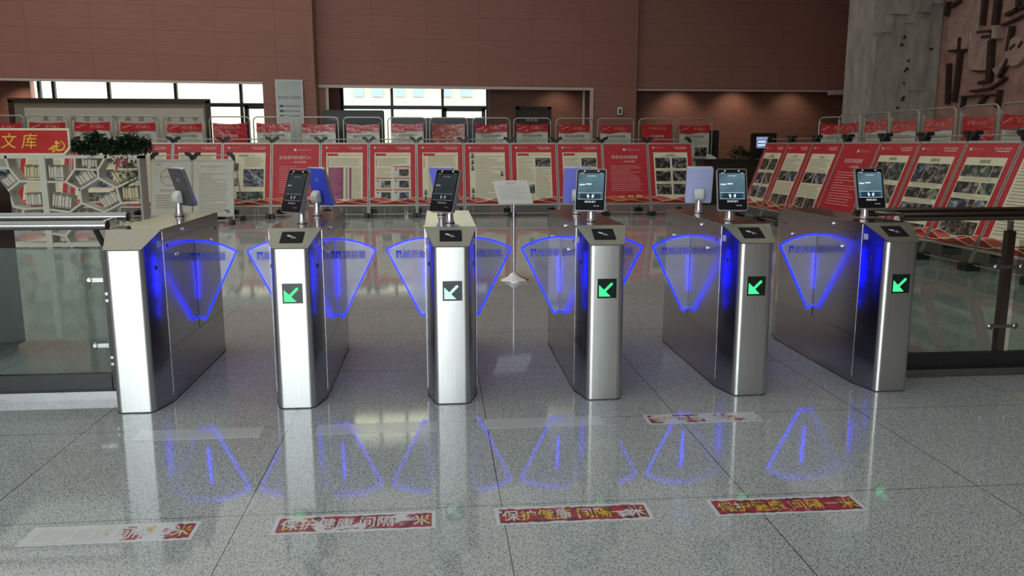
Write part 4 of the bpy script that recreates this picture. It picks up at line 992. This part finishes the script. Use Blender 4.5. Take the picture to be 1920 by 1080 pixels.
# books: one master, copies in rows
bk = MB(); bk.box2((-.5, 0, 0), (.5, .2, 1), 0); bk.box2((-.5, -.004, .05), (.5, 0, .09), 1); bk.box2((-.5, -.004, .90), (.5, 0, .97), 1)
BOOKW = principled('book_white', (.62, .60, .50), .5); BOOKY = principled('book_cream', (.62, .56, .34), .5)
bw0 = bk.build('book', [BOOKW, DARKTX]); by0 = MB(); by0.box2((-.5, 0, 0), (.5, .2, 1), 0); by0.box2((-.5, -.004, .05), (.5, 0, .09), 1); by0.box2((-.5, -.004, .90), (.5, 0, .97), 1); by0 = by0.build('book', [BOOKY, DARKTX])
rows = [((182, 649), (298, 653), 100, 6, 'y', 'upper cell left of the centre upright'), ((375, 655), (490, 655), 105, 7, 'w', 'upper cell right of the centre upright'), ((66, 722), (146, 660), 84, 5, 'w', 'slanted cell at the far left'), ((632, 712), (752, 640), 92, 6, 'w', 'small slanted cell in the middle'),
        ((915, 698), (1055, 625), 108, 7, 'y', 'slanted cell under the trailing plant'), ((632, 558), (745, 562), 66, 6, 'w', 'top cell left of the trailing plant'), ((198, 866), (318, 862), 100, 7, 'w', 'lower cell left of the centre upright'), ((395, 872), (540, 893), 112, 8, 'w', 'lower cell right of the centre upright'),
        ((818, 888), (935, 826), 98, 8, 'w', 'lower slanted cell right of the middle'), ((955, 818), (1078, 814), 104, 7, 'y', 'lower cell at the right end'), ((600, 984), (800, 984), 80, 9, 'w', 'bottom cell just above the handrail'), ((930, 1074), (1070, 1074), 100, 7, 'y', 'bottom cell at the right end')]
first = {'w': bw0, 'y': by0}; used = set()
for a, b, hpx, n, ty, where in rows:
    A = sh(*a); B = sh(*b); d = (B-A); ln = d.length; ang = math.atan2(d.z, d.x); hh = hpx/4.154/CAMF*12.2*.95
    nrm = Vector((-math.sin(ang), 0, math.cos(ang)))
    for k in range(n):
        if ty in used: o = first[ty].copy(); COL.objects.link(o)
        else: o = first[ty]; used.add(ty)
        t = (k+.5)/n; p = A+d*t+nrm*.018
        o.location = (p.x, SY+.035+.01*((k*7) % 3), p.z); o.rotation_euler = (0, -ang, 0); o.scale = (ln/n*.86, 1, hh*(1-.04*((k*5) % 3)))
        tag(o, ('cream' if ty == 'y' else 'white')+' spined book, '+where+' of bookshelf', 'book', 'books in the '+where)
# red lettered sign on top of the shelf
sa = sh(0, 250); sb = sh(548, 440); sx0 = -6.9; sx1 = sb.x; z0 = ztp+.012; z1 = sa.z
SG = thing('shelf_sign', 'red sign with gold characters and emblem on top of the bookshelf', 'sign', (-6.0, SY+.02, z0))
def sgp(x, z): return (x+6.0, z-z0)
pl_ = [sgp(sx0, z0), sgp(sx1-.09, z0), sgp(sx1, z0+.10), sgp(sx1, z1), sgp(sx0, z1)]
m = MB(); m.prism(pl_, lambda u, v: (u, 0, v), lambda u, v: (u, .05, v)); m.build('sign_frame', CREAM, SG)
SRED = principled('sign_red', (.50, .02, .02), .35); vary(SRED, 6, .12)
m = MB(); inn = [sgp(sx0+.03, z0+.028), sgp(sx1-.105, z0+.028), sgp(sx1-.028, z0+.115), sgp(sx1-.028, z1-.03), sgp(sx0+.03, z1-.03)]
m.prism(inn, lambda u, v: (u, -.004, v), lambda u, v: (u, .002, v)); m.build('sign_face', SRED, SG)
m = MB()
for ch, (zx, zy) in (('文', (65, 348)), ('库', (225, 350))):
    q = sh(zx, zy); m.geo(text(ch, .215), lambda a, b: (q.x+6.0+a*1.0+b*.18, -.006, q.z-z0+b*1.05))
m.build('sign_lettering', YELTX, SG)
m = MB(); q = sh(455, 388); ex, ez = q.x+6.0, q.z-z0
def em(pts, mi=0): k = m.verts([(ex+u, -.0065-mi*.001, ez+v) for u, v in pts]); m.face(tuple(range(k, k+len(pts))), mi)
arc_o = [(.085*math.cos(D(t)), .075*math.sin(D(t))) for t in range(-140, 95, 15)]; arc_i = [(.008+.060*math.cos(D(t)), .004+.055*math.sin(D(t))) for t in range(80, -145, -15)]
n_o = len(arc_o)
for k in range(min(n_o, len(arc_i))-1): em([arc_o[k], arc_o[k+1], arc_i[-2-k], arc_i[-1-k]])
em([(-.075, -.075), (-.055, -.055), (.035, .03), (.02, .045), (-.09, -.06)]); em([(-.06, .045), (-.03, .075), (.02, .03), (-.005, .0)]); em([(-.06, -.06), (-.10, -.075), (-.085, -.095), (-.05, -.07)])
for q_ in range(5): em([(-.16+.012*q_, -.055+q_*.014), (-.07+.012*q_, -.05+q_*.014), (-.05+.01*q_, -.035+q_*.014), (-.15+.02*q_, -.047+q_*.014)])
m.build('emblem', YELTX, SG, label='yellow hammer and sickle emblem')
# trailing plants
def leaf(mb, p, d, up, ln, w):
    d = d.normalized(); s = d.cross(up).normalized(); a = p; c = p+d*ln*.55+up*.01; e = p+d*ln-up*.02*ln*4
    k = mb.verts([a, c+s*w, e, c-s*w]); mb.face((k, k+1, k+2)); mb.face((k, k+2, k+3))
def plant(label, loc_, span, h, n, trail, seed, pots):
    T = thing('potted_plant', label, 'plant', loc_); rr = random.Random(seed)
    for k, px in enumerate(pots):
        m = MB(); m.lathe([(.06, 0), (.07, .07), (.075, .08), (.06, .08)], (px, 0, 0), 0, 16); m.build('pot', POT, T)
    m = MB()
    for _ in range(n):
        x = rr.uniform(-span, span); x *= .9+.1*rr.random(); y = rr.uniform(-.12, .12); hv = .62+.22*math.sin(x*11+seed)+.16*math.sin(x*27+1); z = .04+rr.random()**.8*h*hv*(1.1-.3*abs(x/span)**2)
        d = Vector((rr.uniform(-1, 1), rr.uniform(-1, .6), rr.uniform(-.5, .5))); leaf(m, Vector((x, y, z)), d, Vector((0, 0, 1)), rr.uniform(.05, .13), rr.uniform(.014, .028))
    for (tx, tz0, tz1) in trail:
        for _ in range(26):
            z = rr.uniform(tz1, tz0); leaf(m, Vector((tx+rr.uniform(-.06, .06), -.14+rr.uniform(-.03, .02), z)), Vector((rr.uniform(-1, 1), -.5, rr.uniform(-1, .2))), Vector((0, 0, 1)), rr.uniform(.04, .07), rr.uniform(.012, .02))
    m.build('foliage', LEAF, T)
    m = MB()
    for px in pots:
        for _ in range(6): m.tube([(px, 0, .1), (px+rr.uniform(-.15, .15), rr.uniform(-.1, .1), .12+rr.uniform(.05, h))], .004, 0, 5)
    for (tx, tz0, tz1) in trail: m.tube([(tx, -.02, .13), (tx, -.15, .1), (tx, -.16, tz1)], .003, 0, 5)
    m.build('stem', LEAF, T)
    return T
pc = sh(835, 440)
plant('bushy dark green trailing plant on top of the bookshelf', (pc.x, SY+.16, ztp+.012), .54, .27, 2300, ((.07, .08, -.12), (.27, .08, -.40), (.34, .0, -.36), (.20, .08, -.28), (-.22, .08, -.06)), 4, (-.30, .02, .32))

# ------------------------------------------------------------------ background furniture
CF = thing('framed_calligraphy', 'long dark-framed calligraphy screen under the left window', 'picture', (-8.34, 17.45, 0))
m = MB(); x0, x1, zt, zb = -2.41, 2.41, 2.59, .75
for a, b in (((x0, zb), (x0, zt)), ((x1, zb), (x1, zt)), ((x0-.06, zt), (x1+.06, zt)), ((x0-.06, zb), (x1+.06, zb))): m.bar((a[0], 0, a[1]), (b[0], 0, b[1]), .11, .10)
m.build('frame', WOODD, CF)
m = MB(); m.box2((x0, .01, zb), (x1, .03, zt)); m.build('mount', MATT, CF)
m = MB(); m.box2((x0+.30, 0, zb+.2), (x1-.12, .012, zt-.18)); m.build('scroll', SCROLL, CF)
m = MB()
for k, ch in enumerate('高风亮世名作典故书法官学'): m.geo(text(ch, .16), lambda a, b: (x0+.80+k*.335+a, -.004, 2.15+b))
m.build('calligraphy', DARKTX, CF)
m = MB()
for sx in (-1, 1): m.box2((sx*2.2-.05, -.25, 0), (sx*2.2+.05, .25, .08)); m.box2((sx*2.2-.04, -.03, .08), (sx*2.2+.04, .05, .75))
m.build('stand_leg', WOODD, CF)
TV = thing('display_screen', 'black-framed television kiosk in front of the centre window', 'television', (-2.24, 17.5, 0))
m = MB(); m.prism([(u, v+1.72) for u, v in rrect(1.60, 1.32, .05)], lambda u, v: (u, -.04, v), lambda u, v: (u, .04, v)); m.build('bezel', BLACKP, TV, label='black bezel')
m = MB(); m.box2((-.70, -.046, 1.15), (.70, -.04, 2.28)); m.build('screen', BLACKM, TV)
m = MB(); m.geo(text('欢迎您', .09), lambda a, b: (-.50+a, -.05, 2.16+b)); m.build('screen_caption', GREYTX, TV)
m = MB(); m.box2((-.12, -.05, .04), (.12, .05, 1.1)); m.box2((-.5, -.3, 0), (.5, .3, .04)); m.build('pedestal', BLACKM, TV)
DB = thing('notice_board', 'dark blue notice board standing right of the television', 'notice board', (0, 17.9, 0))
DBL = principled('board_navy', (.045, .05, .075), .35)
m = MB(); m.box2((-1.26, -.03, .7), (1.26, .03, 2.20)); m.build('panel', DBL, DB)
m = MB()
for sx in (-1, 1): m.box2((sx*1.15-.03, -.03, 0), (sx*1.15+.03, .03, .72)); m.box2((sx*1.15-.04, -.3, 0), (sx*1.15+.04, .3, .05))
m.build('leg', BLACKM, DB)
# white notice on the pier
a = atY(515, 149, 19.8); b = atY(570, 240, 19.8)
PN = thing('pier_notice', 'tall white notice board mounted on the brown pier', 'notice', ((a.x+b.x)/2, 19.86, 0), .107)
w = b.x-a.x; zt = a.z
m = MB(); m.box2((-w/2, -.03, zt-2.2), (w/2, .03, zt)); m.build('notice_frame', WHITE, PN)
NB = principled('notice_sheet', (.42, .47, .45), .3); vary(NB, 2, .1)
m = MB(); m.box2((-w/2+.03, -.034, zt-2.17), (w/2-.03, -.03, zt-.03)); m.build('notice_sheet', NB, PN)
m = MB(); m.geo(text('图书馆入馆须知', .09), lambda x, y: (x, -.037, zt-.50+y))
for q in range(3): m.geo(text('文明阅读保持安静', .058), lambda x, y: (.05+x, -.037, zt-.74-q*.14+y)); m.quad((-w/2+.1, -.037, zt-.77-q*.14), (-w/2+.2, -.037, zt-.77-q*.14), (-w/2+.2, -.037, zt-.71-q*.14), (-w/2+.1, -.037, zt-.71-q*.14))
m.build('notice_text', DARKTX, PN)
# service counter, self-service kiosks and plant at the right back
SC = thing('service_counter', 'long dark service counter at the right back', 'counter', (7.3, 15.3, 0))
m = MB(); m.box2((-.75, 0, 0), (1.8, .7, 1.08)); m.build('counter_body', WOODD, SC)
m = MB(); m.box2((-.8, -.06, 1.08), (1.85, .76, 1.13)); m.build('counter_top', BLACKM, SC)
def kiosk(label, px, py, Y, w, h, lit, group=None):
    c = atY(px, py, Y); T = thing('self_service_kiosk', label, 'kiosk', (c.x, Y, 0))
    z1 = c.z+h/2
    m = MB(); m.prism([(u, v+c.z) for u, v in rrect(w, h, .05)], lambda u, v: (u, -.06, v), lambda u, v: (u, .06, v)); m.build('screen_housing', BLACKP, T, label='black screen housing')
    m = MB(); m.box2((-w/2+.12, -.068, c.z-.04), (w/2-.12, -.06, z1-.10)); sc_ = m.build('screen', KSCR if lit else GLOSSB, T)
    if lit:
        m = MB()
        for q in range(2): m.box2((-w/2+.16, -.074, c.z+.02+q*.09), (w/2-.32, -.068, c.z+.06+q*.09))
        m.build('screen_menu', SCRT, sc_)
    m = MB(); m.box2((-.16, -.05, .05), (.16, .12, c.z-h/2+.05)); m.box2((-.32, -.25, 0), (.32, .25, .05)); m.build('pedestal', BLACKM, T)
kiosk('self-service kiosk with a lit blue screen behind the right boards', 1431, 275, 17.0, .68, .72, True)
kiosk('unlit dark kiosk at the right end of the back banner row', 1333, 278, 17.0, .38, .95, False)
c = atZ(1372, 345, 1.13)
plant('small leafy plant on the dark service counter', (7.6, 15.6, 1.131), .30, .30, 260, (), 9, (0,))
ph = atY(1345, 312, 15.45)
PH_ = thing('desk_telephone', 'small pale desk phone on the left end of the service counter', 'telephone', (6.75, 15.4, 1.131))
m = MB(); m.prism([(-.11, 0), (.11, 0), (.11, .04), (-.06, .12), (-.11, .12)], lambda u, v: (u, -.08, v), lambda u, v: (u, .08, v)); m.build('phone_body', WHITE, PH_, bevel=.008)
m = MB(); m.bar((-.09, -.05, .14), (-.09, .09, .14), .04, .04); m.build('handset', WHITE, PH_, bevel=.01)
